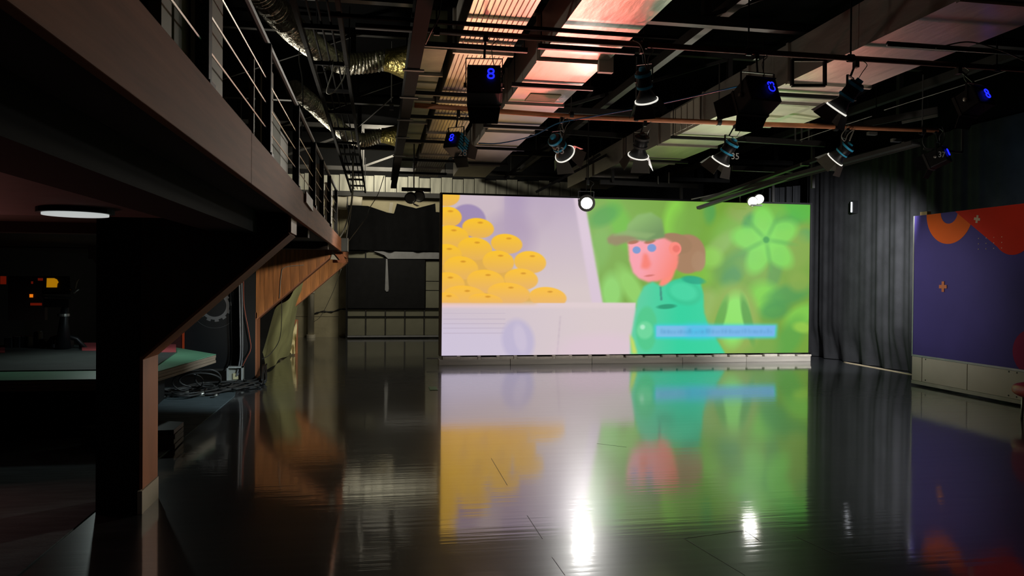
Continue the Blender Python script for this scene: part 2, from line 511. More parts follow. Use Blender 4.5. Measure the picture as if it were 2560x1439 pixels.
def paint_screen(NX, NY):
    """colours of the picture shown on the video wall: fruit crate, a farmer in a cap, leaves, a caption bar"""
    X, Y = np.meshgrid(np.linspace(1107, 2022, NX), np.linspace(886, 498, NY))
    img = np.zeros((NY, NX, 3))

    def blur(a, r):
        r = int(round(r * NX / 915.0))
        if r < 1:
            return a
        for _ in range(2):
            for ax in (0, 1):
                pad = [(r, r) if k == ax else (0, 0) for k in range(2)]
                c = np.cumsum(np.pad(a, pad, mode='edge'), axis=ax)
                z = np.zeros_like(np.take(c, [0], axis=ax))
                c = np.concatenate([z, c], axis=ax)
                n = a.shape[ax]
                a = (np.take(c, range(2 * r + 1, 2 * r + 1 + n), axis=ax) - np.take(c, range(0, n), axis=ax)) / (2 * r + 1)
        return a

    def poly(ps, s=2.0):
        inside = np.zeros(X.shape, bool)
        n = len(ps)
        for i in range(n):
            x0, y0 = ps[i]
            x1, y1 = ps[(i + 1) % n]
            if y0 == y1:
                continue
            c = (Y >= min(y0, y1)) & (Y < max(y0, y1))
            inside ^= c & (X < (x1 - x0) * (Y - y0) / (y1 - y0) + x0)
        return blur(inside.astype(float), s)

    def ell(cx, cy, rx, ry, rot=0.0, s=0.12):
        a = math.radians(rot)
        dx, dy = X - cx, Y - cy
        u = (dx * math.cos(a) + dy * math.sin(a)) / rx
        v = (-dx * math.sin(a) + dy * math.cos(a)) / ry
        d = np.sqrt(u * u + v * v)
        return np.clip((1 - d) / s + 0.5, 0, 1)

    def put(m, c, al=1.0):
        nonlocal img
        m = (m * al)[..., None]
        col = np.array(c, float) if np.ndim(c) == 1 else c
        img = img * (1 - m) + col * m

    def grad(c0, c1, t):
        t = np.clip(t, 0, 1)[..., None]
        return np.array(c0, float) * (1 - t) + np.array(c1, float) * t
    img[:] = grad((186, 168, 190), (214, 198, 198), (Y - 500) / 230)
    put(poly([(1107, 480), (1250, 480), (1250, 640), (1107, 640)], 1), grad((206, 188, 196), (198, 182, 186), (Y - 500) / 140), 0.8)
    put(poly([(1250, 480), (1300, 480), (1300, 600), (1250, 600)], 12), (170, 150, 182), 0.6)
    put(ell(1165, 560, 42, 40), (154, 134, 176), 0.9)
    put(ell(1262, 600, 60, 60, 0, 0.6), (178, 158, 182), 0.7)
    # leaves behind the window
    G = poly([(1434, 480), (2040, 480), (2040, 900), (1560, 900), (1560, 770), (1486, 760)], 2)
    put(G, grad((126, 172, 82), (112, 158, 48), (X - 1450) / 500))
    leaf = [(1530, 560, 60, 26, 70, (112, 190, 70)), (1480, 620, 26, 60, 10, (128, 180, 92)), (1510, 730, 26, 46, 0, (150, 220, 120)), (1560, 720, 22, 60, -30, (150, 215, 110)),
            (1490, 540, 40, 22, -30, (84, 160, 80)), (1460, 680, 16, 50, 0, (150, 190, 110)), (1665, 545, 26, 60, 10, (140, 215, 76)), (1755, 525, 16, 30, 0, (84, 160, 84)), (1700, 560, 40, 60, 20, (120, 170, 72)),
            (1820, 560, 70, 40, -30, (122, 178, 70)), (1780, 610, 46, 20, -45, (138, 180, 90)), (1720, 680, 46, 30, 20, (126, 190, 60)), (1840, 520, 40, 26, 0, (138, 165, 80)),
            (1862, 548, 18, 26, 30, (66, 150, 78)), (1960, 540, 46, 24, -20, (60, 150, 66)), (1990, 510, 50, 30, 20, (74, 180, 50)), (1920, 520, 40, 22, 0, (104, 180, 50)), (2010, 580, 20, 18, 0, (60, 150, 90)),
            (1985, 620, 50, 60, 20, (128, 165, 62)), (1830, 655, 60, 30, -35, (86, 150, 70)), (1815, 690, 22, 32, 45, (78, 146, 84)), (1900, 690, 70, 26, 30, (120, 165, 62)), (1930, 670, 18, 60, 12, (90, 150, 72)), (1760, 640, 30, 26, 0, (140, 205, 80)),
            (1780, 790, 40, 80, 25, (140, 185, 84)), (1905, 745, 46, 40, 40, (124, 214, 70)), (1855, 800, 26, 60, -20, (134, 190, 60)), (1965, 735, 60, 26, -15, (70, 148, 72)), (1930, 775, 40, 24, -10, (66, 146, 70)), (2000, 790, 46, 26, -30, (124, 205, 70)),
            (1995, 700, 30, 26, 0, (130, 165, 62)), (1970, 850, 30, 60, 30, (84, 160, 62)), (2005, 820, 26, 14, 10, (150, 200, 66)), (1770, 870, 60, 22, 10, (150, 205, 60)), (1880, 870, 60, 40, 0, (116, 165, 68)), (1700, 860, 70, 40, 0, (86, 214, 120)),
            (1750, 760, 30, 40, 0, (150, 180, 96))]
    for cx, cy, rx, ry, rot, c in leaf:
        put(ell(cx, cy, rx, ry, rot, 0.7) * G, c, 0.8)
    for k in range(5):                                        # the big pale leaf rosette
        a = math.radians(-100 + 72 * k)
        put(ell(1905 + 42 * math.cos(a), 595 + 42 * math.sin(a), 50, 30, math.degrees(a), 0.5), (122, 214, 78), 0.85)
    for k in range(5):
        a = math.radians(-64 + 72 * k)
        put(ell(1905 + 36 * math.cos(a), 592 + 36 * math.sin(a), 36, 6, math.degrees(a), 1.2), (86, 172, 66), 0.6)
    put(ell(1905, 592, 8, 8, 0, 0.6), (50, 150, 56))
    put(ell(1825, 805, 62, 92, 0, 0.4) * G, (140, 170, 76))
    put(ell(1822, 800, 36, 68, 6, 0.5) * G, (140, 222, 100))
    put(ell(1786, 800, 12, 60, 16, 0.5) * G, (100, 168, 72))
    put(ell(1858, 800, 12, 62, -14, 0.5) * G, (92, 160, 70))
    # slanted mullion, shelf, crate front
    put(poly([(1412, 480), (1437, 480), (1489, 762), (1462, 762)], 2), (216, 196, 212))
    put(poly([(1107, 757), (1570, 757), (1570, 790), (1107, 790)], 1), grad((232, 200, 204), (222, 204, 206), (X - 1107) / 300))
    put(poly([(1100, 770), (1572, 770), (1572, 900), (1100, 900)], 2), grad((206, 192, 204), (216, 200, 202), (X - 1107) / 350))
    put(poly([(1100, 800), (1300, 830), (1300, 900), (1100, 900)], 16), (206, 196, 220), 0.7)
    for yy in (783, 797, 808, 819, 831):
        put(poly([(1110, yy), (1255, yy), (1255, yy + 1.6), (1110, yy + 1.6)], 0.5), (186, 172, 190), 0.55)
    put(poly([(1384, 790), (1387, 790), (1380, 886), (1377, 886)], 0.7), (190, 172, 184), 0.6)
    put(ell(1285, 850, 38, 52, -10, 0.3), (190, 180, 208), 0.9)
    put(ell(1290, 845, 14, 36, -12, 0.5), (206, 194, 214), 0.7)
    put(ell(1490, 880, 110, 46, 0, 0.6), (222, 196, 212), 0.6)
    # oranges
    ors = [(1112, 500, 34, 26), (1120, 551, 31, 24), (1189, 577, 37, 24), (1256, 614, 37, 24), (1128, 598, 40, 26), (1182, 627, 40, 27), (1312, 658, 38, 27), (1237, 658, 37, 27), (1118, 643, 34, 26),
           (1150, 674, 40, 28), (1291, 700, 40, 26), (1208, 706, 44, 28), (1121, 713, 38, 28), (1262, 735, 50, 26), (1160, 745, 52, 28), (1355, 744, 45, 25), (1208, 752, 40, 16), (1118, 752, 30, 18)]
    top = np.clip((759 - Y) / 2, 0, 1)
    put(poly([(1107, 590), (1160, 600), (1260, 660), (1300, 720), (1330, 758), (1107, 758)], 5), (222, 172, 80))
    for cx, cy, rx, ry in ors:
        t = (Y - (cy - ry)) / (2 * ry)
        hz = np.clip((cy - 640) / 160, 0, 1)
        put(ell(cx, cy, rx, ry, 6, 0.1) * top, grad((251, 196 - 6 * hz, 42 + 26 * hz), (228, 176, 92 + 40 * hz), t * 0.95))
        put(ell(cx + 5, cy - ry * 0.55, 6, 2.4, 0, 0.8) * top, (206, 140, 40), 0.75)
    # farmer: cap, hair, face, jacket
    put(ell(1700, 632, 46, 50, 0, 0.12), (166, 128, 98))
    put(ell(1668, 606, 44, 26, 10, 0.15), (160, 124, 94))
    put(ell(1728, 650, 18, 26, 0, 0.3), (170, 134, 104))
    put(poly([(1636, 690), (1626, 716), (1650, 716), (1664, 690), (1676, 650), (1628, 650)], 3), (250, 140, 120))
    put(poly([(1548, 600), (1553, 650), (1562, 680), (1578, 696), (1602, 705), (1628, 702), (1654, 690), (1672, 668), (1677, 640), (1668, 606), (1640, 592), (1560, 592)], 2.5), grad((246, 160, 172), (248, 134, 120), (X - 1590) / 80 + (Y - 660) / 200))
    put(ell(1668, 619, 16, 17, 0, 0.2), (250, 138, 126))
    put(ell(1671, 619, 9, 9, 0, 0.5), (234, 116, 106))
    put(poly([(1588, 632), (1598, 632), (1608, 660), (1600, 672), (1582, 670)], 4), (246, 128, 116))
    put(ell(1571, 624, 10, 9, 0, 0.3), (124, 150, 206))
    put(ell(1609, 618, 11, 10, 0, 0.3), (124, 150, 206))
    put(ell(1562, 604, 14, 5, -10, 0.5), (176, 110, 86))
    put(ell(1604, 602, 14, 5, -14, 0.5), (176, 112, 88))
    put(ell(1604, 688, 12, 2.5, -8, 0.8), (206, 110, 104), 0.8)
    put(poly([(1540, 596), (1548, 560), (1572, 535), (1606, 528), (1634, 545), (1642, 590), (1600, 602)], 3), grad((136, 178, 104), (112, 146, 92), (Y - 540) / 60 + (X - 1590) / 100))
    put(poly([(1497, 596), (1510, 585), (1545, 584), (1575, 594), (1552, 604), (1520, 614), (1500, 608)], 2.5), (146, 134, 98))
    put(poly([(1505, 590), (1540, 576), (1620, 582), (1596, 596), (1545, 588)], 3), (140, 172, 108), 0.8)
    put(poly([(1558, 900), (1558, 850), (1566, 800), (1574, 750), (1590, 715), (1612, 703), (1636, 716), (1664, 700), (1700, 690), (1732, 692), (1742, 740), (1744, 780), (1756, 815), (1800, 886), (1800, 900)], 2.5), grad((100, 205, 160), (54, 208, 158), (X - 1560) / 120))
    put(ell(1694, 730, 46, 32, 14, 0.25), (58, 198, 148))
    put(ell(1690, 728, 36, 22, 14, 0.4), (72, 212, 162))
    put(ell(1716, 698, 30, 10, 8, 0.4), (40, 160, 128), 0.8)
    put(poly([(1630, 716), (1634, 716), (1637, 750), (1632, 750)], 1.5), (60, 110, 110), 0.7)
    put(ell(1648, 766, 24, 6, -4, 0.5), (40, 150, 112), 0.9)
    put(ell(1598, 822, 27, 56, 0, 0.2), (82, 200, 140))
    put(ell(1594, 826, 20, 22, 0, 0.35), (110, 214, 156))
    put(ell(1588, 818, 6, 6, 0, 0.8), (190, 240, 210), 0.8)
    put(poly([(1556, 835), (1566, 850), (1576, 886), (1562, 886)], 2.5), (196, 216, 100))
    # caption bar with its blurred line of letters
    put(poly([(1617, 811), (1938, 811), (1935, 848), (1619, 848)], 3.5), (60, 206, 226), 0.85)
    put(poly([(1622, 815), (1932, 815), (1930, 843), (1622, 843)], 1.5), grad((126, 190, 230), (112, 176, 232), (X - 1620) / 300))
    put(poly([(1700, 814), (1758, 814), (1758, 844), (1700, 844)], 8), (66, 194, 232), 0.7)
    rs = np.random.RandomState(5)
    x = 1634.0
    while x < 1922:
        wd = rs.uniform(3, 7)
        h = rs.uniform(4, 10)
        put(poly([(x, 833 - h), (x + wd, 833 - h), (x + wd, 834), (x, 834)], 2.2), (76, 140, 190), 0.5)
        x += wd + rs.uniform(1.5, 5)
    t = np.clip(img / 255.0, 0, 1)
    return np.where(t <= 0.04045, t / 12.92, ((t + 0.055) / 1.055) ** 2.4)


def screen_material():
    m = bpy.data.materials.new('video_wall_picture')
    m.use_nodes = True
    nt = m.node_tree
    b = nt.nodes['Principled BSDF']
    at = nt.nodes.new('ShaderNodeAttribute')
    at.attribute_name = 'picture'
    b.inputs['Base Color'].default_value = (0.01, 0.01, 0.01, 1)
    b.inputs['Roughness'].default_value = 0.5
    nt.links.new(at.outputs['Color'], b.inputs['Emission Color'])
    b.inputs['Emission Strength'].default_value = 1.0
    return m


led = thing('video_wall', 'large LED video wall showing oranges and a cartoon farmer among leaves', 'screen', (4.9, LY + 0.1, 0))
NX, NY = 760, 320
pic = paint_screen(NX, NY)
sv = MB()
sv.grid(lambda u, v: (LX0 + (LX1 - LX0) * u, LY, LZ0 + (LZ1 - LZ0) * v), NX - 1, NY - 1)
scr = sv.build('screen', screen_material(), led)
ca = scr.data.color_attributes.new('picture', 'FLOAT_COLOR', 'POINT')
buf = np.ones((NX * NY, 4), np.float32)
buf[:, :3] = pic.reshape(-1, 3)
ca.data.foreach_set('color', buf.ravel())
cab = MB()
cab.box((LX0 - 0.04, LY + 0.004, LZ0 - 0.01), (LX1 + 0.04, LY + 0.2, LZ1 + 0.03))
cab.build('cabinet', BLACK_PAINT, led)
B((LX0 - 0.045, LY - 0.012, LZ0), (LX0 - 0.003, LY + 0.19, LZ1 + 0.035)).build('side_edge', mat('brown_edge_strip', (92, 74, 56), 0.6), led)
B((LX1 + 0.003, LY - 0.012, LZ0), (LX1 + 0.04, LY + 0.19, LZ1 + 0.035)).build('side_edge', BLACK_PAINT, led)
B((LX0, LY - 0.012, LZ1 + 0.003), (LX1, LY + 0.19, LZ1 + 0.035)).build('top_edge', BLACK_PAINT, led)
x = LX0 - 0.05
i = 0
while x < LX1 - 0.1:
    wd = 1.35 + 0.25 * ((i * 7) % 3)
    x1 = min(LX1 + 0.02, x + wd)
    B((x, LY - 0.07 - 0.006 * (i % 2), 0.0), (x1 - 0.008, LY + 0.25, 0.105)).build('plinth_board', PLINTH, led, bevel=0.004)
    x = x1
    i += 1
x = LX0 + 0.02
i = 0
while x < LX1 - 0.2:
    wd = 0.33 + 0.03 * ((i * 5) % 3)
    B((x, LY - 0.05 + 0.01 * (i % 2), 0.107), (x + wd - 0.05, LY + 0.14, 0.155 - 0.008 * (i % 3))).build('packing_block', BLOCK, led, bevel=0.003)
    if i < 9:
        B((x + wd - 0.06, LY - 0.055, 0.107), (x + wd - 0.005, LY + 0.14, 0.168)).build('spacer_block', BLOCK, led)
    x += wd
    i += 1
B((LX0 - 0.28, LY - 0.02, 0.115), (LX0 - 0.06, LY, 0.14)).build('edge_bracket', SILVER, led)

# ================================================================== RIGHT SET WALL
SX = 8.33
sw = thing('set_wall', 'purple set wall printed with orange and red shapes above beige base panels', 'partition', (SX + 0.1, 7.6, 0))
SY0, SY1, SM, ST = 4.2, 10.73, 0.475, 2.665


def plate(pts, x0, x1):
    return MB().prism([(x0, y, z) for y, z in pts], (x1 - x0, 0, 0))


B((SX, SY0, SM + 0.012), (SX + 0.12, SY1, ST)).build('printed_panel', PURPLE, sw)
B((SX - 0.004, SY1 - 0.014, SM), (SX + 0.12, SY1 + 0.01, ST + 0.002)).build('panel_edge', TRIM_GREY, sw)
ys = [SY1, 10.5, 9.58, 8.0, 6.1, SY0]
B((SX + 0.006, SY0, 0.03), (SX + 0.11, SY1 - 0.01, SM - 0.01)).build('base_frame', mat('dark_joint', (60, 58, 54), 0.7), sw)
for a, b in zip(ys[:-1], ys[1:]):
    B((SX - 0.006, b + 0.006, 0.085), (SX + 0.006, a - 0.006, SM - 0.02)).build('base_panel', BASE_PANEL, sw, bevel=0.002)
B((SX - 0.012, SY0, SM - 0.016), (SX + 0.02, SY1, SM + 0.012)).build('rail_trim', TRIM_GREY, sw)
B((SX - 0.010, SY0, 0.03), (SX + 0.02, SY1, 0.082)).build('kick_strip', mat('kick_strip', (170, 164, 148), 0.5), sw)
for y in (10.42, 8.85, 8.72, 7.2):
    for z in (0.115, SM - 0.04):
        MB().tube([(SX - 0.009, y, z), (SX - 0.005, y, z)], 0.011, 8).build('screw', BLACK_PAINT, sw)


def arc(cy, cz, r, a0, a1, n=28):
    return [(cy + r * math.cos(math.radians(a0 + (a1 - a0) * k / n)), cz + r * math.sin(math.radians(a0 + (a1 - a0) * k / n))) for k in range(n + 1)]


# orange half ring hanging from the top edge; larger y is farther (left in view)
RC = (9.98, ST - 0.001)
m_ = MB()
o_, i_ = arc(RC[0], RC[1], 0.47, 180, 360, 40), arc(RC[0], RC[1], 0.17, 180, 360, 40)
for k in range(40):
    q = [o_[k], o_[k + 1], i_[k + 1], i_[k]]
    m_.add([(SX - 0.002, y, z) for y, z in q], [(0, 1, 2, 3)])
m_.build('orange_ring_print', ORANGE, sw)
# red shape: straight diagonal side, rounded bottom, runs out at the top and towards the near end
red = [(9.86, ST - 0.001), (9.06, 2.10)]
red += arc(8.82, 2.335, 0.34, -40, -140, 24)
red += [(7.9, 2.62), (7.86, ST - 0.001)]
m_ = MB()
m_.add([(SX - 0.004, y, z) for y, z in red], [tuple(range(len(red)))])
m_.build('red_shape_print', RED, sw)
mg = arc(8.50, 0.72, 0.30, 0, 360, 28)
MB().add([(SX - 0.003, y, max(z, SM + 0.014)) for y, z in mg[:-1]], [tuple(range(28))]).build('magenta_shape_print', MAGENTA, sw)


def plus(cy, cz, r, t, m, rot, name):
    c, s_ = math.cos(rot), math.sin(rot)
    ps = [(-t, -r), (t, -r), (t, -t), (r, -t), (r, t), (t, t), (t, r), (-t, r), (-t, t), (-r, t), (-r, -t), (-t, -t)]
    MB().prism([(SX - 0.008, cy + a * c - b * s_, cz + a * s_ + b * c) for a, b in ps], (0.007, 0, 0)).build(name, m, sw)


plus(9.44, 2.52, 0.055, 0.018, PALE, 0.2, 'plus_print')
plus(10.08, 1.56, 0.078, 0.026, TAN_PLUS, 0.0, 'plus_print')
for j in range(3):
    for k in range(4):
        y, z = 9.41 - k * 0.135, 2.245 - j * 0.075
        B((SX - 0.006, y - 0.006, z - 0.006), (SX, y + 0.006, z + 0.006)).build('dot_print', PALE, sw)
tp = B((SX + 0.02, 10.47, ST), (SX + 0.09, 10.62, ST + 0.055)).build('tape_stub', TAPE, sw)
seat = thing('plastic_chair', 'rounded red plastic seat poking in at the right edge beside the beige panels', 'chair', (7.75, 7.75, 0))
sc0 = on_x(2546, 963, 7.9) + Vector((0, -0.17, 0.0))


def shell(u, v):
    a, t = 6.2832 * u, math.pi * (v - 0.5)
    sg = lambda q, e: math.copysign(abs(q) ** e, q)
    return (7.75 + 0.24 * sg(math.cos(a), .7) * sg(math.cos(t), .6), sc0.y - 0.42 + 0.42 * sg(math.sin(a), .7) * sg(math.cos(t), .6), sc0.z + 0.10 * sg(math.sin(t), .8))


MB().grid(shell, 28, 14).build('seat', RED_PLASTIC, seat, True)
for dx in (-.15, .15):
    for dy in (-.75, -.2):
        MB().tube([(7.75 + dx, sc0.y + dy, 0), (7.75 + dx * .9, sc0.y + dy, sc0.z - .05)], 0.016, 8).build('leg', SILVER, seat, True)

# ================================================================== BLACK CURTAINS ON THE RIGHT


def curtain_fn(path, z0, z1, amp, freq, pool=0.0, seed=1):
    rs = random.Random(seed)
    ph = [rs.uniform(0, 6.28) for _ in range(4)]
    L = len(path) - 1

    def fn(u, v):
        t = u * L
        i = min(L - 1, int(t))
        p = Vector(path[i]).lerp(Vector(path[i + 1]), t - i)
        d = (Vector(path[i + 1]) - Vector(path[i])).normalized()
        nrm = Vector((d.y, -d.x, 0))
        a = amp * (0.6 + 0.5 * math.sin(2.3 * u * 6 + ph[2]))
        off = a * math.sin(freq * u * 6.283 + ph[0] + 0.6 * v) + 0.4 * a * math.sin(freq * 2.6 * u * 6.283 + ph[1])
        off += pool * max(0, 0.18 - v) ** 1.3 * (3 + 2 * math.sin(freq * 0.7 * u * 6.283 + ph[3]))
        q = p - nrm * off
        return (q.x, q.y, z0 + (z1 - z0) * v)
    return fn


c1 = MB().grid(curtain_fn([(9.28, 15.4, 0), (9.34, 12.6, 0), (9.40, 9.5, 0), (9.40, 5.0, 0)], 0.01, 4.15, 0.032, 19, 0.35, 3), 420, 30)
tag(c1.build('curtain', CURTAIN, smooth=True), 'long charcoal curtain along the right wall, pooling on the floor', 'curtain')
c2 = MB().grid(curtain_fn([(8.78, 16.1, 0), (9.0, 15.85, 0), (9.2, 15.45, 0)], 0.01, 3.75, 0.035, 5, 0.3, 5), 120, 30)
tag(c2.build('curtain', mat('faded_curtain', (62, 63, 66), 0.9, 0, 0.25, 3, 0.2, 24, (2, 2, 0.4), spec=0.15), smooth=True), 'narrow faded curtain hanging in folds right behind the video wall edge', 'curtain')
c3 = MB().grid(curtain_fn([(1.9, 17.3, 0), (5.2, 17.35, 0), (8.9, 17.3, 0)], 0.02, 3.3, 0.05, 9, 0.0, 9), 160, 8)
tag(c3.build('backdrop_curtain', DRAPE, smooth=True), 'black backdrop curtain hung behind the video wall', 'curtain')
rl = MB().tube(bez([on_z(2110, 905), on_z(2160, 914), on_z(2215, 924), on_z(2284, 937)], 20), 0.014, 6)
tag(rl.build('edging_strip', mat('cream_edging', (190, 168, 140), 0.6), smooth=True), 'cream edging strip lying along the curtain hem at the right', 'strip')
tb = thing('tube_lamp', 'small white tube lamp glowing vertically on the right curtain', 'lamp', (9.2, 13.64, 3.1))
MB().tube([(9.2, 13.64, 3.0), (9.2, 13.64, 3.2)], 0.014, 10).build('tube', TUBE, tb)
B((9.214, 13.61, 2.98), (9.34, 13.67, 3.23)).build('holder', BLACK_METAL, tb)
pn = thing('window', 'narrow slanted cyan lit pane above the right end of the video wall', 'window', on_y(1962, 505, 17.0))
q4 = [on_y(1950, 508, 17.0), on_y(1968, 508, 17.0), on_y(1972, 470, 17.0), on_y(1963, 470, 17.0)]
MB().prism(q4, (0, 0.02, 0)).build('pane', CYAN_PANE, pn)
MB().prism([on_y(1963, 469, 17.0), on_y(1972, 469, 17.0), on_y(1972, 455, 17.0), on_y(1966, 455, 17.0)], (0, 0.03, 0)).build('frame', GREY_CLOTH, pn)

# ================================================================== BALCONY ON THE LEFT
FXX = -0.56
bal = thing('balcony', 'low wood-faced balcony on brackets running along the left side', 'balcony', (-2.5, 4.0, 0))
B((-6.6, -3.0, 2.05), (FXX - 0.03, 12.75, 2.22)).build('deck', DARK_BROWN, bal)
ys = [-3.0, 1.1, 3.55, 6.3, 9.1, 12.75]
for a, b in zip(ys[:-1], ys[1:]):
    B((FXX - 0.03, a + 0.002, 2.02), (FXX, b - 0.002, 2.255 - 0.006 * max(0, a - 3))).build('fascia_board', WOOD_FASCIA, bal, bevel=0.003)
B((FXX - 0.17, 12.7, 1.86), (FXX - 0.02, 12.78, 2.2)).build('end_board', WOOD_FASCIA, bal)
B((-1.08, -3.0, 1.9), (-0.80, 5.3, 2.05)).build('beam', mat('grey_brown_beam', (28, 25, 21), 0.9, spec=0.1), bal)
B((-6.6, -3.0, 1.94), (-1.1, 4.66, 2.05)).build('soffit', mat('pinkish_soffit', (104, 78, 72), 0.7), bal)
for y in (6.9, 9.6):
    B((-3.2, y, 1.96), (FXX - 0.05, y + 0.14, 2.05)).build('joist', DARK_BROWN, bal)
lt = thing('downlight', 'round white downlight set in the dark soffit at the upper left', 'lamp', (-1.5, 4.15, 1.9))
MB().tube([(-1.5, 4.15, 1.905), (-1.5, 4.15, 1.92)], 0.15, 28).build('lens', DOWN, lt)
MB().ring((-1.5, 4.15, 1.915), (0, 0, 1), 0.15, 0.175, 0.024, 28).build('bezel', BLACK_METAL, lt)


def bracket(y0, y1, xc, ztip, zcol, m, xe, plank):
    """cantilever bracket box: column side at xc, tip towards the fascia"""
    top = 2.05
    if plank:
        n = plank
        for k in range(n):
            a = xc + (xe - xc) * k / n
            b = xc + (xe - xc) * (k + 1) / n - 0.003
            za = zcol + (ztip - zcol) * (a - xc) / (xe - xc)
            zb = zcol + (ztip - zcol) * (b - xc) / (xe - xc)
            MB().prism([(a, y0, za), (b, y0, zb), (b, y0, top), (a, y0, top)], (0, 0.02, 0)).build('bracket_plank', m, bal)
    else:
        MB().prism([(xc, y0, zcol), (xe, y0, ztip), (xe, y0, top), (xc, y0, top)], (0, 0.02, 0)).build('bracket_panel', m, bal)
    d = Vector((xe - xc, 0, ztip - zcol)).normalized()
    nrm = Vector((d.z, 0, -d.x))
    a, b = Vector((xc, y0 - 0.006, zcol)), Vector((xe, y0 - 0.006, ztip))
    MB().prism([a, b, b + nrm * 0.018, a + nrm * 0.018], (0, y1 - y0 + 0.012, 0)).build('bracket_underside', WOOD_EDGE, bal)
    B((xe, y0 - 0.006, ztip), (xe + 0.02, y1, 2.03)).build('bracket_end', WOOD_EDGE, bal)
    MB().prism([(xc, y1 - 0.02, zcol), (xe, y1 - 0.02, ztip), (xe, y1 - 0.02, top), (xc, y1 - 0.02, top)], (0, 0.02, 0)).build('bracket_panel', m, bal)


SHADED_PLY = mat('shaded_plywood', (62, 44, 32), 0.5, 0, 0.3, 3, 0, 10, (9, 9, 0.7))  # near bracket plywood, shade of its unlit front put into the colour
bracket(5.5, 5.86, -1.58, 1.92, 1.05, SHADED_PLY, -0.62, 0)
bracket(12.4, 12.75, -1.88, 2.0, 0.96, WOOD, -0.70, 9)
bracket(15.5, 15.8, -2.0, 1.93, 0.72, WOOD, -0.62, 8)
B((-6.0, 13.3, 2.05), (-0.62, 15.85, 2.2)).build('deck', DARK_BROWN, bal)
B((-0.62, 13.3, 2.0), (-0.60, 15.85, 2.2)).build('fascia_board', WOOD_FASCIA, bal)
for (x0, x1, y0, y1, wb_) in ((-1.86, -1.585, 5.5, 5.86, 1), (-2.12, -1.885, 12.4, 12.75, 0)):
    B((x0, y0, 0), (x1, y1, 2.05)).build('column', BLACK_PAINT, bal)
    B((x1, y0, 0.16 if wb_ else 0.03), (x1 + 0.02, y1, 1.06)).build('column_side_board', WOOD_EDGE, bal)
    if wb_:
        B((x1 - 0.004, y0 - 0.03, 0), (x1 + 0.026, y1, 0.155)).build('column_foot', WHITE_BOARD, bal)
MB().prism([on_y(842, 600, 12.3), on_y(866, 655, 12.3), on_y(858, 660, 12.3), on_y(832, 628, 12.3)], (0, 0.05, 0)).build('end_brace', WOOD_FASCIA, bal)
MB().prism([on_y(826, 648, 12.36), on_y(861, 650, 12.36), on_y(833, 622, 12.36)], (0, 0.05, 0)).build('end_gusset', WHITE_BOARD, bal)
B((-1.74, 16.75, 0), (-1.68, 16.81, 0.72)).build('timber_post', WOOD_EDGE, bal)

# railing
rail = thing('railing', 'black cable railing with pale upright boards along the balcony edge', 'railing', (FXX, 4.0, 2.25))
posts = [(1.2, .05), (2.75, .05), (4.25, .045), (5.72, .05), (7.2, .045), (8.25, .045), (9.5, .045), (11.0, .045)]
for y, t in posts:
    po = B((FXX - 0.055, y - t / 2, 2.2), (FXX - 0.01, y + t / 2, 2.85)).build('post', BLACK_PAINT, rail)
    B((FXX - 0.075, y - t / 2 - 0.02, 2.205), (FXX - 0.001, y + t / 2 + 0.02, 2.268)).build('post_foot', BLACK_PAINT, po)
MB().tube([(FXX - 0.033, -2.5, 2.855), (FXX - 0.033, 11.0, 2.855)], 0.018, 8).build('handrail', DARK_STEEL, rail)
for z in (2.40, 2.53, 2.66):
    MB().tube([(FXX - 0.033, -2.5, z), (FXX - 0.033, 11.0, z)], 0.0045, 5).build('wire', SILVER, rail)
boards = [(1.5, 1.9, 2.9, OLIVE_BOARD), (2.36, 2.47, 2.83, WHITE_BOARD), (2.5, 2.68, 2.83, OLIVE_BOARD), (2.86, 3.24, 2.83, WHITE_BOARD), (4.48, 4.74, 2.82, WHITE_BOARD), (4.75, 5.08, 2.6, OLIVE_BOARD), (5.09, 5.5, 2.55, WHITE_BOARD),
          (8.4, 8.85, 2.83, WHITE_BOARD), (9.75, 10.2, 2.8, WHITE_BOARD), (10.5, 10.75, 2.8, WHITE_BOARD), (7.5, 7.62, 2.8, WHITE_BOARD)]
for a, b, zt, m in boards:
    B((FXX - 0.10, a, 2.2), (FXX - 0.065, b, zt)).build('upright_board', m, rail)
for (px, py0, py1, wd, Y) in ((651, 215, 372, 26, 4.6), (628, 140, 330, 14, 4.3)):
    p0, p1 = on_y(px - wd / 2, py1, Y), on_y(px + wd / 2, py0, Y)
    o = B((p0.x, Y, 2.2), (p1.x, Y + 0.03, p1.z)).build('leaning_board', OLIVE_BOARD if wd > 20 else WHITE_BOARD)
    tag(o, 'olive board standing upright on the balcony behind the railing' if wd > 20 else 'narrow pale board standing on the balcony beside the olive one', 'board')
q4 = [on_x(762, 478, FXX + .005), on_x(779, 500, FXX + .005), on_x(779, 528, FXX + .005), on_x(762, 505, FXX + .005)]
o = MB().prism(q4, (0.012, 0, 0)).build('notice_board', mat('pink_board', (206, 168, 140), 0.6))
tag(o, 'small pinkish board fixed on top of the balcony edge', 'board')
sp = thing('junction_box', 'grey box on the far end of the balcony where cables come down', 'box', on_y(858, 612, 12.0))
a, b = on_y(843, 628, 12.0), on_y(871, 595, 12.0)
B((a.x, 11.95, a.z), (b.x, 12.2, b.z)).build('box_body', mat('grey_box', (66, 68, 66), 0.5), sp, bevel=0.006)
B((a.x - 0.06, 12.02, (a.z + b.z) / 2 - 0.01), (a.x, 12.08, (a.z + b.z) / 2 + 0.05)).build('clamp', BLACK_METAL, sp)
for dx in (0.0, b.x - a.x - 0.008):
    B((a.x + dx, 11.94, a.z), (a.x + dx + 0.008, 11.95, b.z)).build('edge_strip', SILVER, sp)

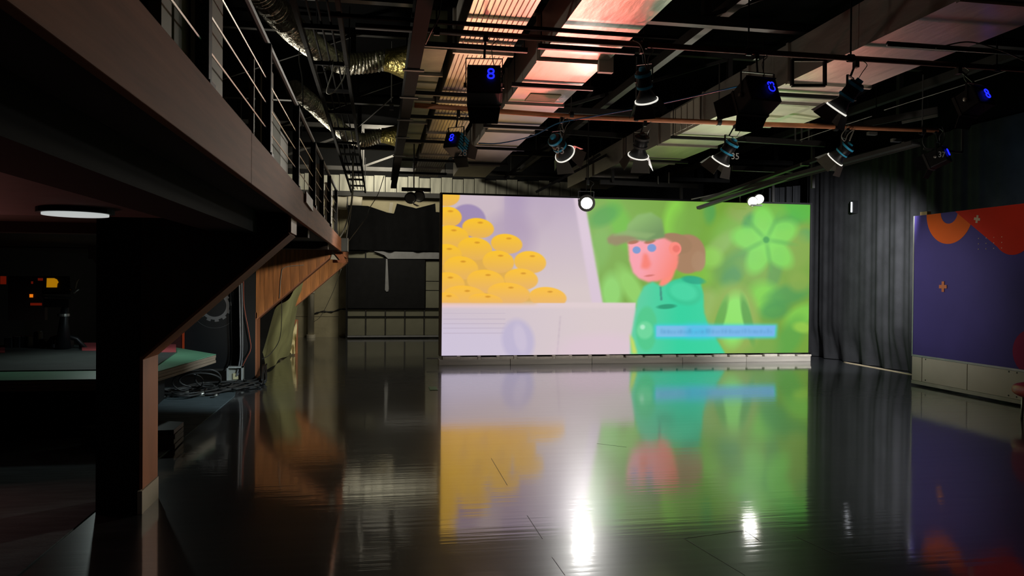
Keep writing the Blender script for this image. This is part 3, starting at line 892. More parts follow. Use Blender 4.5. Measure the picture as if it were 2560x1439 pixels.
# ================================================================== LEFT AREA UNDER THE BALCONY
cp = MB()
cp.prism([(-1.88, 3.0, 0.0), (-1.90, 10.75, 0.0), (-2.02, 11.6, 0.0), (-6.9, 11.9, 0.0), (-6.9, 3.0, 0.0)], (0, 0, 0.008))
tag(cp.build('carpet', TEAL_CARPET), 'worn grey-teal carpet beside the glossy black floor at the left', 'carpet')
st = thing('platform', 'low stage platform with a green top and layered plywood edge', 'platform', (-3.6, 9.6, 0))
A_, B_, C_, D_ = on_z(540, 885, 0.6), on_z(330, 946, 0.6), Vector((-6.4, 8.0, 0.6)), on_z(405, 862, 0.6)
E_ = Vector((-6.4, 12.2, 0.6))
pl = [A_, B_, C_, E_, D_]
MB().prism([p + Vector((0, 0, -0.006)) for p in pl], (0, 0, 0.006)).build('green_top', GREEN_TOP, st)
for k in range(3):
    MB().prism([Vector((p.x, p.y, 0.592 - 0.034 * (k + 1))) + Vector((-0.006 * (k % 2), 0, 0)) for p in pl], (0, 0, 0.030)).build('plywood_layer', LAYERED, st)
ins = [Vector((p.x, p.y, 0.0)) for p in (B_ + Vector((-0.1, 0.1, 0)), C_ + Vector((0, 0.1, 0)), E_, Vector((-3.4, 12.0, 0)), Vector((-2.75, 10.6, 0)))]
MB().prism(ins, (0, 0, 0.487)).build('skirt', BLACK_PAINT, st)
gm = MB().prism([(B_.x - 0.02, B_.y + 0.72, 0.6), (-6.4, 8.72, 0.6), (-6.4, 12.1, 0.6), (-3.2, 11.7, 0.6), (-2.62, 10.6, 0.6)], (0, 0, 0.012))
tag(gm.build('grey_mat', mat('dark_grey_mat', (70, 76, 74), 0.8, 0, 0.15, 3)), 'dark grey mat laid over the green platform top', 'mat')
for (x0, x1, y0, y1, lab) in ((205, 263, 858, 876, 'red light patch painted on the platform right of the camera pedestal'), (-20, 12, 870, 882, 'small painted red light patch at the left frame edge'), (398, 440, 862, 880, 'pinkish painted light patch on the platform beside the near column')):
    a, b, c, d = on_z(x0, y1, 0.613), on_z(x1, y1, 0.613), on_z(x1, y0, 0.613), on_z(x0, y0, 0.613)
    tag(MB().prism([a, b, c, d], (0, 0, 0.012)).build('red_glow_patch', RED_LIT_FLOOR), lab, 'mat')

# broadcast camera on a pedestal, standing on the platform
px0 = on_z(165, 872, 0.612)
PY = px0.y


def L(x, y, dy=0.0):
    return on_y(x, y, PY + dy)


cm = thing('studio_camera', 'dark studio camera on a pedestal standing on the platform at far left', 'camera', px0)
MB().tube([L(158, 870), L(160, 800), L(164, 748)], [0.10, 0.055, 0.04], 12).build('pedestal_column', BLACK_METAL, cm, True)
MB().ring(L(159, 790), (0, 0, 1), 0.02, 0.075, 0.035, 20).build('steering_ring', SILVER, cm)
MB().tube([L(163, 778), L(163, 772)], 0.018, 8).build('knob', SILVER, cm)
a, b = L(105, 748), L(178, 738)
MB().hexa([L(105, 742, -.15), L(178, 748, -.15), L(178, 748, .15), L(105, 742, .15)], [L(105, 736, -.15), L(178, 742, -.15), L(178, 742, .15), L(105, 736, .15)]).build('head_plate', DARK_STEEL, cm)
MB().hexa([L(108, 768, -.1), L(172, 768, -.1), L(172, 768, .15), L(108, 768, .15)], [L(108, 745, -.1), L(172, 748, -.1), L(172, 748, .15), L(108, 745, .15)]).build('pan_head', BLACK_METAL, cm)
MB().hexa([L(105, 735, -.1), L(178, 735, -.1), L(178, 735, .2), L(105, 735, .2)], [L(108, 690, -.1), L(175, 690, -.1), L(175, 690, .2), L(108, 690, .2)]).build('camera_body', BLACK_METAL, cm, bevel=0.01)
yl = MB().prism([L(116, 718, -.12), L(141, 718, -.12), L(142, 709, -.12), L(145, 705, -.12), L(141, 698, -.12), L(134, 695, -.12), L(117, 695, -.12)], (0, 0.02, 0))
yl.build('viewfinder_screen', AMBER, cm)
MB().prism([L(116, 728, -.12), L(150, 728, -.12), L(150, 721, -.12), L(116, 721, -.12)], (0, 0.02, 0)).build('screen_hood', mat('olive_hood', (60, 56, 36), 0.6), cm)
MB().tube([L(176, 722, -.1), L(186, 731, -.1), L(196, 722, -.1)], 0.016, 8).build('pan_handle', SILVER, cm, True)
MB().tube([L(188, 722, -.1), L(192, 703, -.1), L(197, 697, -.1)], 0.010, 8).build('grip', mat('grip', (150, 130, 110), 0.6), cm, True)
for dx, dy in ((-48, 8), (52, 6), (10, 14)):
    lg = MB().tube([L(160, 838), L(160 + dx * 0.6, 846, dy * .02), L(160 + dx, 868, dy * .02)], [0.035, 0.035, 0.03], 8).build('pedestal_leg', BLACK_METAL, cm, True)
    MB().tube([L(160 + dx - 6, 872, dy * .02), L(160 + dx + 6, 872, dy * .02)], 0.035, 10).build('wheel', DARK_STEEL, lg, True)
rs = random.Random(11)
for k in range(8):
    x, y = 20 + k * 22 + rs.uniform(-5, 5), 842 + rs.uniform(-14, 14)
    s = rs.uniform(5, 11)
    t = thing('equipment_case', 'small dark piece of equipment in the clutter at the foot of the camera', 'equipment', L(x, 873, 0.3), 'dark clutter at the foot of the studio camera')
    a, b = L(x - s, 873, .25), L(x + s, y, .25)
    B((a.x, a.y, a.z), (b.x, a.y + 0.16, b.z)).build('case_body', BLACK_METAL, t, bevel=0.012)
    B((a.x + 0.01, a.y + 0.01, b.z), (b.x - 0.01, a.y + 0.15, b.z + 0.012)).build('case_lid', DARK_STEEL, t)
ld = thing('control_panel', 'dark panel with amber and dim red indicators behind the studio camera', 'panel', on_y(85, 800, 12.6))
a, b = on_y(20, 800, 12.6), on_y(112, 690, 12.6)
B((a.x, 12.6, a.z), (b.x, 12.7, b.z)).build('panel_body', mat('dark_red_panel', (34, 14, 12), 0.6), ld)
for (x, y, rx, ry, m) in ((78, 739, 4, 4, ORANGE_GLOW), (102, 698, 7, 3, RED_GLOW), (80, 706, 2, 3, RED_GLOW), (90, 760, 14, 3, RED_GLOW), (8, 700, 7, 10, RED_GLOW)):
    p, q = on_y(x - rx, y + ry, 12.59), on_y(x + rx, y - ry, 12.59)
    B((p.x, 12.585, p.z), (q.x, 12.6, q.z)).build('indicator', m, ld)
fl = thing('flag_panel', 'dull reddish cut-out panel hanging beside the near column', 'panel', on_y(245, 695, 12.0))
MB().prism([on_y(x, y, 12.0) for x, y in ((221, 606), (264, 606), (264, 695), (256, 690), (252, 668), (246, 664), (236, 655), (232, 647), (220, 647))], (0, 0.03, 0)).build('cutout_board', mat('dull_red_board', (92, 66, 66), 0.7), fl)

# boards stacked on the carpet by the near column
for k in range(4):
    z0 = 0.01 + k * 0.046
    m_ = MB().prism([(-1.84 - 0.01 * (k % 2), 7.45, z0), (-1.86, 7.85, z0), (-2.35, 8.05, z0), (-2.75, 7.75, z0), (-2.4, 7.4, z0)], (0, 0, 0.042))
    t = m_.build('stacked_board', mat('dark_grey_board', (70, 70, 70), 0.6, 0, 0.2, 3, 0, 10, (1, 1, 6)) if k < 3 else mat('black_board', (36, 36, 37), 0.5), bevel=0.003)
    tag(t, ('bottom', 'second from bottom', 'third from bottom', 'topmost, blackest')[k] + ' board of the small stack beside the near column', 'board', 'boards stacked beside the near column')

# black panel with the gear drawing
gp = thing('gear_panel', 'black panel with a grey gear drawing and a thin circle', 'panel', on_y(535, 905, 12.62))
a, b = on_y(430, 912, 12.62), on_y(600, 640, 12.62)
B((a.x, 12.62, 0.17), (b.x, 12.68, 2.0)).build('panel_body', PANEL_BLACK, gp)
B((a.x, 12.6, 0.13), (b.x + 0.05, 12.64, 0.165)).build('bottom_trim', DARK_STEEL, gp)
gc = on_y(537, 764, 12.615)
gs = gc.y / FPX * 1.0
m_ = MB()
N = 12
for k in range(N):
    for (f0, f1, r0, r1) in ((0.0, 0.5, 26, 38), (0.5, 1.0, 26, 33)):
        a0, a1 = 2 * math.pi * (k + f0) / N, 2 * math.pi * (k + f1) / N
        sub = 3
        for j in range(sub):
            t0, t1 = a0 + (a1 - a0) * j / sub, a0 + (a1 - a0) * (j + 1) / sub
            m_.add([(gc.x + r * gs * math.cos(t), 12.612, gc.z + r * gs * math.sin(t)) for r, t in ((r0, t0), (r1, t0), (r1, t1), (r0, t1))], [(0, 1, 2, 3)])
m_.build('gear_print', GEAR_GREY, gp)
MB().tube([(gc.x + 53 * gs * math.cos(t / 48 * 6.2832), 12.614, gc.z + 53 * gs * math.sin(t / 48 * 6.2832)) for t in range(49)], 0.004, 5).build('circle_print', mat('circle_grey', (74, 74, 76), 0.7), gp)
for k in range(10):
    p, q = on_y(588, 905 - k * 11, 12.612), on_y(598, 898 - k * 11, 12.612)
    MB().tube([p, q], 0.005, 4).build('hatch_print', mat('hatch_grey', (48, 48, 50), 0.7), gp)
rd = MB()
a, b = on_y(452, 880, 12.5), on_y(472, 820, 12.5)
rd.box((a.x - .3, 12.5, a.z - 0.05), (a.x, 12.56, b.z + .1))
tag(rd.build('red_flat', mat('dark_red_flat', (70, 26, 20), 0.6)), 'dark red flat leaning left of the gear panel', 'panel')
tag(B((a.x + 0.015, 12.52, a.z - 0.05), (a.x + 0.04, 12.56, b.z + .1)).build('lit_edge_strip', mat('lit_edge_strip', (190, 70, 30), 0.5, emit=(190, 60, 20), es=0.06)), 'thin orange panel edge with its red light put in as glow', 'lamp')  # red-lit panel edge, its light put in as colour and emission

# wall box with conduits
eb = thing('electrical_box', 'open white electrical box with grey conduits at the second column', 'box', on_y(588, 955, 12.15))
a, b = on_y(568, 953, 12.15), on_y(608, 915, 12.15)
B((a.x, 12.2, a.z), (b.x, 12.24, b.z)).build('back_plate', mat('box_inside', (178, 178, 168), 0.5), eb)
for lo, hi in (((a.x, 12.1, a.z), (a.x + .02, 12.22, b.z)), ((b.x - .02, 12.1, a.z), (b.x, 12.22, b.z)), ((a.x, 12.1, a.z), (b.x, 12.22, a.z + .02)), ((a.x, 12.1, b.z - .02), (b.x, 12.22, b.z))):
    B(lo, hi).build('box_side', WHITE_PAINT, eb)
B((a.x + .08, 12.17, a.z + .03), (a.x + .16, 12.2, a.z + .12)).build('terminal', CREAM_CLOTH, eb)
cable('conduit', 'left grey conduit running down into the white electrical box', [on_y(598, 690, 12.3), on_y(600, 800, 12.3), on_y(601, 880, 12.3), on_y(597, 915, 12.18), on_y(591, 940, 12.16)], 0.012, GREY_CLOTH, 'conduits at the second column')
cable('conduit', 'right grey conduit running down into the white electrical box', [on_y(604, 690, 12.3), on_y(606, 800, 12.3), on_y(606, 885, 12.3), on_y(601, 922, 12.18), on_y(594, 938, 12.16)], 0.010, GREY_CLOTH, 'conduits at the second column')
cable('red_cable', 'thin red cable hanging on the second column', [on_y(609, 690, 12.34), on_y(610, 760, 12.34), on_y(622, 830, 12.34), on_y(627, 870, 12.34), on_y(616, 895, 12.3), on_y(606, 915, 12.2)], 0.007, CABLE_RED)

# cables heaped on the floor
rs = random.Random(4)
for k in range(16):
    pts = []
    n = rs.randint(4, 6)
    for j in range(n):
        t = j / (n - 1)
        x = 400 + (640 - 400) * t + rs.uniform(-12, 12)
        y = 985 - 28 * t + rs.uniform(-15, 12)
        p = on_z(x, y, 0.02 + 0.012 * (k % 4))
        pts.append(p)
    if k < 9:
        pts.append(on_z(657 + rs.uniform(-6, 8), 946 + rs.uniform(-6, 10), 0.02 + 0.008 * k))
        pts.append(on_y(662 + rs.uniform(-5, 5), 915 + rs.uniform(-12, 8), 12.7))
    cable('floor_cable', 'dark cable in the heap on the floor at the second column', pts, 0.013, CABLE, 'cables heaped on the floor', 36)
for k, (cx, cy, rx, ry) in enumerate(((470, 955, 38, 22), (520, 945, 32, 22), (500, 950, 52, 18))):
    pts = []
    for j in range(22):
        a = 6.2832 * j / 14 + k
        p = on_y(cx + rx * math.cos(a), cy + ry * math.sin(a), 10.6 + 0.14 * math.sin(a) + 0.01 * j)
        p.z = max(p.z, 0.02)
        pts.append(p)
    cable('cable_coil', ('left loose cable coil standing in the heap under the green platform', 'right loose cable coil standing in the heap under the green platform', 'widest loose cable coil in the heap under the green platform')[k], pts, 0.012, CABLE, 'cable coils', 66)
for k, (x, y) in enumerate(((462, 993), (500, 993), (538, 996))):
    p = on_z(x, y, 0.0)
    t = thing('plug', ('left', 'middle', 'right, smallest')[k] + ' pale plug lying in front of the cable heap', 'plug', p, 'plugs lying by the cables')
    s = 0.05 if k < 2 else 0.025
    MB().tube([p + Vector((-s, 0, 0.03)), p + Vector((s, 0.02, 0.05))], [s * .5, s * .8], 8).build('plug_body', SILVER, t, True)
    MB().tube([p + Vector((s, 0.02, 0.05)), p + Vector((s * 1.8, 0.03, 0.05))], s * .25, 6).build('plug_tip', BLACK_METAL, t, True)

# olive canvas with cream cloth
cv = MB()
TL, TR, BR_, BL = on_y(690, 775, 13.0), on_y(757, 705, 15.3), on_z(729, 880, 0.02), on_z(664, 926, 0.02)
ML = on_y(652, 880, 13.0)


def canvas(u, v):
    left = BL.lerp(ML, min(1, v * 2)) if v < 0.5 else ML.lerp(TL, (v - 0.5) * 2)
    p = left.lerp(BR_.lerp(TR, v), u)
    return p + Vector((0.03 * math.sin(u * 9 + v * 4), 0, 0.015 * math.sin(u * 14)))


tag(cv.grid(canvas, 24, 20).build('canvas_sheet', CANVAS, smooth=True), 'olive canvas sheet hanging slanted under the far brackets', 'sheet')
cc = MB()
cpts = [[(742, 800), (728, 838), (714, 868), (696, 880)], [(742, 830), (738, 850), (728, 872), (712, 884)], [(738, 884), (734, 884), (728, 884), (716, 886)]]


def cream(u, v):
    def row(r):
        t = u * 3
        i = min(2, int(t))
        a, b = r[i], r[i + 1]
        return (a[0] + (b[0] - a[0]) * (t - i), a[1] + (b[1] - a[1]) * (t - i))
    i = 0 if v < 0.5 else 1
    a, b = row(cpts[i]), row(cpts[i + 1])
    t = (v - 0.5 * i) * 2
    p = on_y(a[0] + (b[0] - a[0]) * t, a[1] + (b[1] - a[1]) * t, 16.3)
    return p + Vector((0, 0.06 * math.sin(u * 17 + v * 7), 0))


tag(cc.grid(cream, 18, 10).build('cream_cloth', CREAM_CLOTH, smooth=True), 'crumpled cream cloth hanging off the timber post behind the canvas', 'cloth')
cable('dark_cord', 'thin dark cord hanging in a curve across the olive canvas', [on_y(704, 750, 12.9), on_y(704, 800, 12.9), on_y(698, 850, 13.0), on_y(675, 885, 13.0), on_y(655, 897, 12.9)], 0.006, CABLE)
cable('slack_cord', 'pale cord slanting from the bracket end to the back wall', [on_y(853, 672, 15.4), on_y(830, 735, 17.5), on_y(803, 788, 19.5), on_y(784, 805, 21.2)], 0.006, CABLE_LIGHT)
cable('bracket_wire', 'small pale wire with fittings stapled on the orange bracket', [on_y(760, 662, 12.37), on_y(712, 668, 12.37), on_y(703, 690, 12.37), on_y(699, 745, 12.37)], 0.005, CABLE_LIGHT)
# pipe column and low items at the back wall
bp = thing('wall_pipe', 'cream pipe column standing against the far left back wall', 'pipe', (-1.78, 21.2, 0))
MB().tube([(-1.78, 21.2, 0.08), (-1.78, 21.2, 3.3)], 0.085, 16).build('pipe', WHITE_BOARD, bp, True)
MB().tube([(-1.78, 21.2, 0.0), (-1.78, 21.2, 0.08)], 0.12, 16).build('pipe_foot', WHITE_BOARD, bp)
for z in (1.2, 2.6):
    MB().ring((-1.78, 21.2, z), (0, 0, 1), 0.085, 0.1, 0.05, 16).build('pipe_collar', WHITE_BOARD, bp)
vp = thing('fabric_duct', 'short pale cloth-wrapped duct lying high against the back wall', 'duct', on_y(865, 505, 21.0))
MB().tube(bez([on_y(838, 506, 21.0), on_y(860, 508, 21.0), on_y(880, 506, 21.0), on_y(905, 508, 21.0)], 16), 0.17, 16).build('duct_sleeve', WHITE_BOARD, vp, True)
MB().ring(on_y(868, 508, 21.0), (1, 0, 0), 0.17, 0.185, 0.03, 20).build('duct_band', GREY_STEEL, vp)

# ------------------------------------------------------------------ frame with drapes at the back
fr = thing('drape_frame', 'black steel frame with open panes standing before the back wall', 'frame', (0.4, 20.7, 0))
fx0, fx1, fy = -0.82, 1.75, 20.7


def fz(y, x=980):
    return on_y(x, y, fy).z


for x, t in ((fx0, .05), (fx1, .05)):
    B((x - t / 2, fy, 0), (x + t / 2, fy + .05, 2.9)).build('upright', BLACK_METAL, fr)
for z in (2.36, 2.14, 0.80, 0.06):
    B((fx0, fy + .005, z - .02), (fx1, fy + .045, z + .02)).build('crossbar', BLACK_METAL if z > 0.1 else GREY_CLOTH, fr)
for x in (-0.32, 0.20, 0.72, 1.24):
    B((x - .012, fy + .01, 0.08), (x + .012, fy + .04, 0.78)).build('mullion', DARK_STEEL, fr)
B((fx0, fy + .01, 0.575), (fx1, fy + .04, 0.60)).build('glazing_bar', BLACK_METAL, fr)
for k, (x0, x1) in enumerate(((-0.79, -0.34), (-0.30, 0.18), (0.22, 0.70), (0.74, 1.22), (1.26, 1.72))):
    B((x0, fy + .03, 0.09), (x1, fy + .036, 0.57)).build('pane', OLIVE_WALL, fr)
    B((x0, fy + .03, 0.605), (x1, fy + .036, 0.78)).build('pane', OLIVE_WALL, fr)
B((1.28, fy + .03, 0.83), (1.72, fy + .036, 2.1)).build('side_pane', OLIVE_WALL, fr)
B((-0.78, fy + .03, 2.16), (0.14, fy + .036, 2.34)).build('top_pane', OLIVE_WALL, fr)
B((-0.345, fy - .002, 2.15), (-0.315, fy + .03, 2.35)).build('pane_bar', BLACK_METAL, fr)
for z in (1.55, 1.3):
    B((1.28, fy + .024, z), (1.72, fy + .03, z + .012)).build('pane_joint', BLACK_METAL, fr)


def hang(u, v):
    zt = np.interp(u, [0, 0.2, 0.40, 0.47, 0.5, 0.7, 0.9, 0.905, 1.0], [3.55, 3.55, 3.38, 3.36, 3.63, 3.51, 3.66, 3.43, 3.41])
    z = 2.37 + (zt - 2.37) * v
    return (fx0 + 0.02 + (fx1 - fx0) * u, fy - 0.05 - 0.03 * math.sin(u * 19 + v) - 0.012 * math.sin(u * 47 + 2 * v), z)


tag(MB().grid(hang, 150, 8).build('black_drape', DRAPE, smooth=True), 'black drape slung unevenly over the top of the back frame', 'drape')
tag(B((fx0 + .02, fy - .02, 0.82), (1.25, fy - .005, 2.13)).build('black_cloth_panel', mat('dull_black_cloth', (32, 32, 33), 0.9, spec=.1)), 'flat black cloth panel stretched across the middle of the back frame', 'drape')
wp = MB().prism([(-0.12, fy - .03, 2.345), (fx1, fy - .03, 2.33), (fx1, fy - .03, 2.16), (0.26, fy - .03, 2.145), (0.16, fy - .03, 2.24), (-0.02, fy - .03, 2.31)], (0, .012, 0))
tag(wp.build('grey_fabric_strip', GREY_CLOTH), 'pale grey fabric strip along the upper bar of the back frame', 'cloth')
wp = MB().prism([(0.205, fy - .035, 2.14), (0.245, fy - .035, 2.14), (0.285, fy - .035, 1.34), (0.27, fy - .035, 1.27), (0.22, fy - .035, 1.26), (0.185, fy - .035, 1.31)], (0, .01, 0))
tag(wp.build('grey_strap', GREY_CLOTH), 'pale grey strap dangling in front of the black cloth panel', 'strap')
tag(MB().prism([on_y(962, 590, 20.72), on_y(972, 590, 20.72), on_y(983, 506, 20.72), on_y(975, 506, 20.72)], (0, .03, 0)).build('wood_offcut', WHITE_BOARD), 'pale wood offcut sticking up behind the black drape', 'board')

# ================================================================== CEILING STEEL, DUCTS, PIPES
ZD = 3.8


def box_duct(name, label, x0, x1, y0, y1, z0, h, seams, ribs, m=DUCT):
    d = thing(name, label, 'duct', ((x0 + x1) / 2, (y0 + y1) / 2, z0))
    ys = [y0] + [s for s in seams if y0 < s < y1] + [y1]
    for a, b in zip(ys[:-1], ys[1:]):
        mb = MB()
        if ribs:
            # longitudinal swages across the underside
            n = ribs
            prof = []
            for k in range(n):
                f0, f1 = k / n, (k + 1) / n
                wd = x1 - x0
                prof += [(x0 + wd * f0, z0 + 0.012), (x0 + wd * (f0 + 0.12 / n), z0), (x0 + wd * (f1 - 0.12 / n), z0), (x0 + wd * f1, z0 + 0.012)]
            prof += [(x1, z0 + h), (x0, z0 + h)]
            mb.prism([(px, a + 0.004, pz) for px, pz in prof], (0, b - a - 0.008, 0))
        else:
            mb.box((x0, a + 0.004, z0), (x1, b - 0.004, z0 + h))
        mb.build('duct_section', m, d)
    for s in ys[1:-1]:
        mb = MB()
        for lo, hi in (((x0 - .03, s - .02, z0 - .03), (x1 + .03, s + .02, z0 - 0.001)), ((x0 - .03, s - .02, z0), (x0 - .001, s + .02, z0 + h)), ((x1 + .001, s - .02, z0), (x1 + .03, s + .02, z0 + h))):
            mb.box(lo, hi)
        mb.build('flange', DUCT, d)
    return d


def hanger(d, x0, x1, y, z, m=None, top=4.4):
    hb = B((x0 - .12, y - .02, z - .045), (x1 + .12, y + .02, z)).build('hanger_bar', m or BLACK_METAL, d)
    for x in (x0 - .09, x1 + .09):
        MB().tube([(x, y, z), (x, y, top)], 0.007, 6).build('hanger_rod', BLACK_METAL, hb)


d1 = box_duct('ceiling_duct', 'left tan-lit rectangular ceiling duct with ribbed underside', 0.72, 1.25, 2.0, 16.4, ZD, 0.4, [4.4, 7.3, 9.4, 11.4, 13.4, 15.0], 12)
d2 = box_duct('ceiling_duct', 'middle pink-lit rectangular ceiling duct', 1.56, 2.25, 2.0, 16.2, ZD, 0.42, [4.6, 7.4, 9.3, 11.1, 12.6, 14.4], 0)
d3 = box_duct('ceiling_duct', 'right wide ceiling duct, reddish near and greenish white farther', 4.42, 5.38, 3.0, 17.6, ZD, 0.42, [5.2, 7.7, 8.6, 9.9, 11.6, 13.4, 15.4], 0)
d4 = box_duct('branch_duct', 'narrow greenish branch duct beside the tan-lit duct', 0.415, 0.655, 7.5, 15.5, ZD + .06, 0.38, [8.4, 9.6, 11, 12.6, 14], 0, mat('greenish_duct', (150, 158, 126), 0.5, 0.2, 0.3, 3))
for y in (7.05, 8.9, 10.2, 12.0, 13.9, 15.6):
    hanger(d1, 0.40, 1.25, y, ZD - 0.015)
for y in (6.9, 8.3, 10.6, 12.4, 14.0):
    hanger(d2, 1.56, 2.25, y, ZD - 0.015)
for y in (8.1, 10.8, 13.0, 15.6):
    hanger(d3, 4.42, 5.38, y, ZD - 0.02)
dm = B((1.75, 8.78, ZD - 0.012), (2.12, 9.15, ZD - 0.003)).build('access_hatch', mat('greenish_hatch', (160, 146, 104), 0.6), d2)
cr_ = MB()
p = Vector((2.28, 7.35, 3.78))
cr_.box(p + Vector((-.13, -.03, -.10)), p + Vector((.02, .03, .10)))
cr_.build('duct_bracket', WHITE_BOARD, d2)
# side grille of the right duct, and slanted plates whose pale colour stands for lamplight
for k in range(5):
    MB().prism([(4.40 - 0.0, 10.0 + k * .22, ZD + .03), (4.40, 10.18 + k * .22, ZD + .03), (4.40, 10.18 + k * .22, ZD + .38), (4.40, 10.0 + k * .22, ZD + .38)], (-0.012, 0, 0)).build('grille_slat', WHITE_BOARD, d3)
MB().prism([(5.38, 8.7, ZD), (5.72, 9.0, ZD - .02), (5.72, 9.8, ZD - .02), (5.38, 9.9, ZD)], (0, 0, 0.3)).build('lit_plate', mat('lit_pale_green', (214, 214, 180), 0.45, 0.1), d3)
MB().prism([(4.42, 8.7, ZD - .005), (5.30, 8.75, ZD - .005), (5.1, 9.6, ZD - .06), (4.5, 9.7, ZD - .06)], (0, 0, 0.02)).build('lit_plate', mat('lit_pale_green', (214, 214, 180), 0.45, 0.1), d3)
fm = thing('open_frame', 'dark square steel frame hung under the right ceiling duct', 'frame', (4.1, 7.0, 3.6))
pf = [on_y(1980, 150, 7.0), on_y(2062, 150, 7.0), on_y(2062, 214, 7.0), on_y(1980, 214, 7.0)]
for a, b in zip(pf, pf[1:] + pf[:1]):
    MB().beam(a, b, 0.03, 0.03).build('frame_bar', BLACK_METAL, fm)

# flexible foil ducts


def flex(name, label, pts, r, cone0, cone1, rc):
    d = thing(name, label, 'duct', pts[0])
    path = bez(pts, 90)
    # resample evenly and corrugate
    ln = [0]
    for a, b in zip(path[:-1], path[1:]):
        ln.append(ln[-1] + (b - a).length)
    n = int(ln[-1] / 0.022)
    out, rs_ = [], []
    rg = random.Random(3)
    for i in range(n + 1):
        t = ln[-1] * i / n
        j = max(k for k in range(len(ln)) if ln[k] <= t + 1e-9)
        j = min(j, len(path) - 2)
        f = (t - ln[j]) / max(1e-6, ln[j + 1] - ln[j])
        out.append(path[j].lerp(path[j + 1], f))
        rs_.append(r * (1.0 if i % 2 else 0.90) * rg.uniform(0.97, 1.03))
    MB().tube(out, rs_, 18).build('foil_hose', FOIL, d)
    MB().tube([cone0, Vector(cone0).lerp(Vector(cone1), 0.15), Vector(cone0).lerp(Vector(cone1), 0.75), cone1], [r * 1.02, r * 1.05, rc, rc], 20).build('foil_cone', FOIL_GOLD, d)
    return d


A0 = Vector((0.06, 8.9, 4.12))
flex('flexible_duct', 'upper silver foil flexible duct curving to the branch duct', [on_y(610, -70, 6.2), on_y(668, 0, 6.6), on_y(730, 70, 7.2), on_y(800, 128, 8.4), on_y(850, 156, 8.8), on_y(905, 158, 8.9), A0], 0.125, A0, (0.41, 8.9, 4.10), 0.2)
B0 = Vector((0.04, 13.2, 4.05))
flex('flexible_duct', 'lower silver foil flexible duct farther back, behind the ladder', [on_y(735, 222, 10.6), on_y(780, 258, 11.4), on_y(830, 305, 12.4), on_y(868, 336, 13.0), on_y(905, 350, 13.2), B0], 0.125, B0, (0.41, 13.2, 4.05), 0.19)
# cable ladder along the room
cl = thing('cable_ladder', 'long dark cable ladder hung along the ceiling, sloping to the back', 'ladder', (-0.5, 11, 3.8))
for x in (-0.68, -0.33):
    MB().beam((x, 3.0, ZD), (x, 19.6, ZD), 0.035, 0.07).build('ladder_rail', mat('ladder_steel', (34, 33, 32), 0.85, spec=0.1), cl)
y = 3.4
while y < 19.6:
    B((-0.665, y, ZD - .02), (-0.345, y + .035, ZD + .02)).build('rung', BLACK_METAL, cl)
    y += 1.15
for y in (5.0, 8.6, 12.2, 15.8, 19.2):
    for x in (-0.68, -0.33):
        MB().tube([(x, y, ZD), (x, y, 4.6)], 0.008, 6).build('drop_rod', BLACK_METAL, cl)
for k in range(3):
    cable('cable_run', ('leftmost', 'middle', 'rightmost')[k] + ' cable lying along the cable ladder', [(-0.6 + k * .09, 3.2, ZD + .03), (-0.58 + k * .08, 9.0, ZD + .03), (-0.6 + k * .09, 15.0, ZD + .03), (-0.6 + k * .08, 19.3, ZD + .03)], 0.010, mat('matt_cable', (24, 24, 24), 0.9, spec=0.1), 'cables on the ladder')
tb_ = thing('track_beam', 'long dark beam along the ceiling left of the tan-lit duct', 'beam', (0.32, 9, 3.6))
B((0.26, 2.0, 3.60), (0.38, 17.0, 3.63)).build('lower_flange', mat('brownish_beam', (30, 26, 23), 0.9, spec=0.1), tb_)
B((0.31, 2.0, 3.63), (0.33, 17.0, 3.78)).build('web', DARK_STEEL, tb_)
B((0.26, 2.0, 3.78), (0.38, 17.0, 3.80)).build('upper_flange', DARK_STEEL, tb_)
for y in (7.3, 8.4, 9.6, 10.8, 12.4):
    B((0.22, y, 3.585), (0.42, y + .05, 3.599)).build('beam_clip', SILVER if y > 9 else GREY_STEEL, tb_)

# roof trusses across the room
for k, (Y, lab) in enumerate(((7.6, 'nearest grey roof truss crossing above the ducts'), (12.0, 'second grey roof truss crossing above the ducts'), (16.2, 'third grey roof truss, behind the video wall'), (19.4, 'farthest grey roof truss near the back wall'))):
    t = thing('roof_truss', lab, 'truss', (1.5, Y, 4.3), 'roof trusses')
    B((-6.8, Y - .05, 4.30), (9.4, Y + .05, 4.40)).build('bottom_chord', DARK_STEEL, t)
    B((-6.8, Y - .05, 5.35), (9.4, Y + .05, 5.45)).build('top_chord', DARK_STEEL, t)
    xs = [-5.2, -2.8, -0.4, 2.0, 2.9 if k == 1 else 3.4, 5.8, 7.4, 9.0]
    for i, x in enumerate(xs):
        B((x - .04, Y - .04, 4.40), (x + .04, Y + .04, 5.35)).build('vertical', DARK_STEEL, t)
        if i < len(xs) - 1:
            MB().beam((x, Y, 4.4), (xs[i + 1], Y, 5.35), 0.05, 0.05).build('diagonal', DARK_STEEL, t)
for k, (x, z) in enumerate(((3.66, 4.46), (6.3, 4.46), (7.9, 4.46), (-2.6, 4.46), (2.55, 4.46))):
    t = B((x - .05, 1.0, z), (x + .05, 21.0, z + .12)).build('purlin', GREY_STEEL if k == 0 else DARK_STEEL)
    tag(t, ('pale steel purlin running back right of the pink-lit duct', 'dark steel purlin running back right of the wide duct', 'dark steel purlin nearest the right curtain', 'dark steel purlin above the balcony', 'dark steel purlin just right of the pink-lit duct')[k], 'beam', 'purlins')
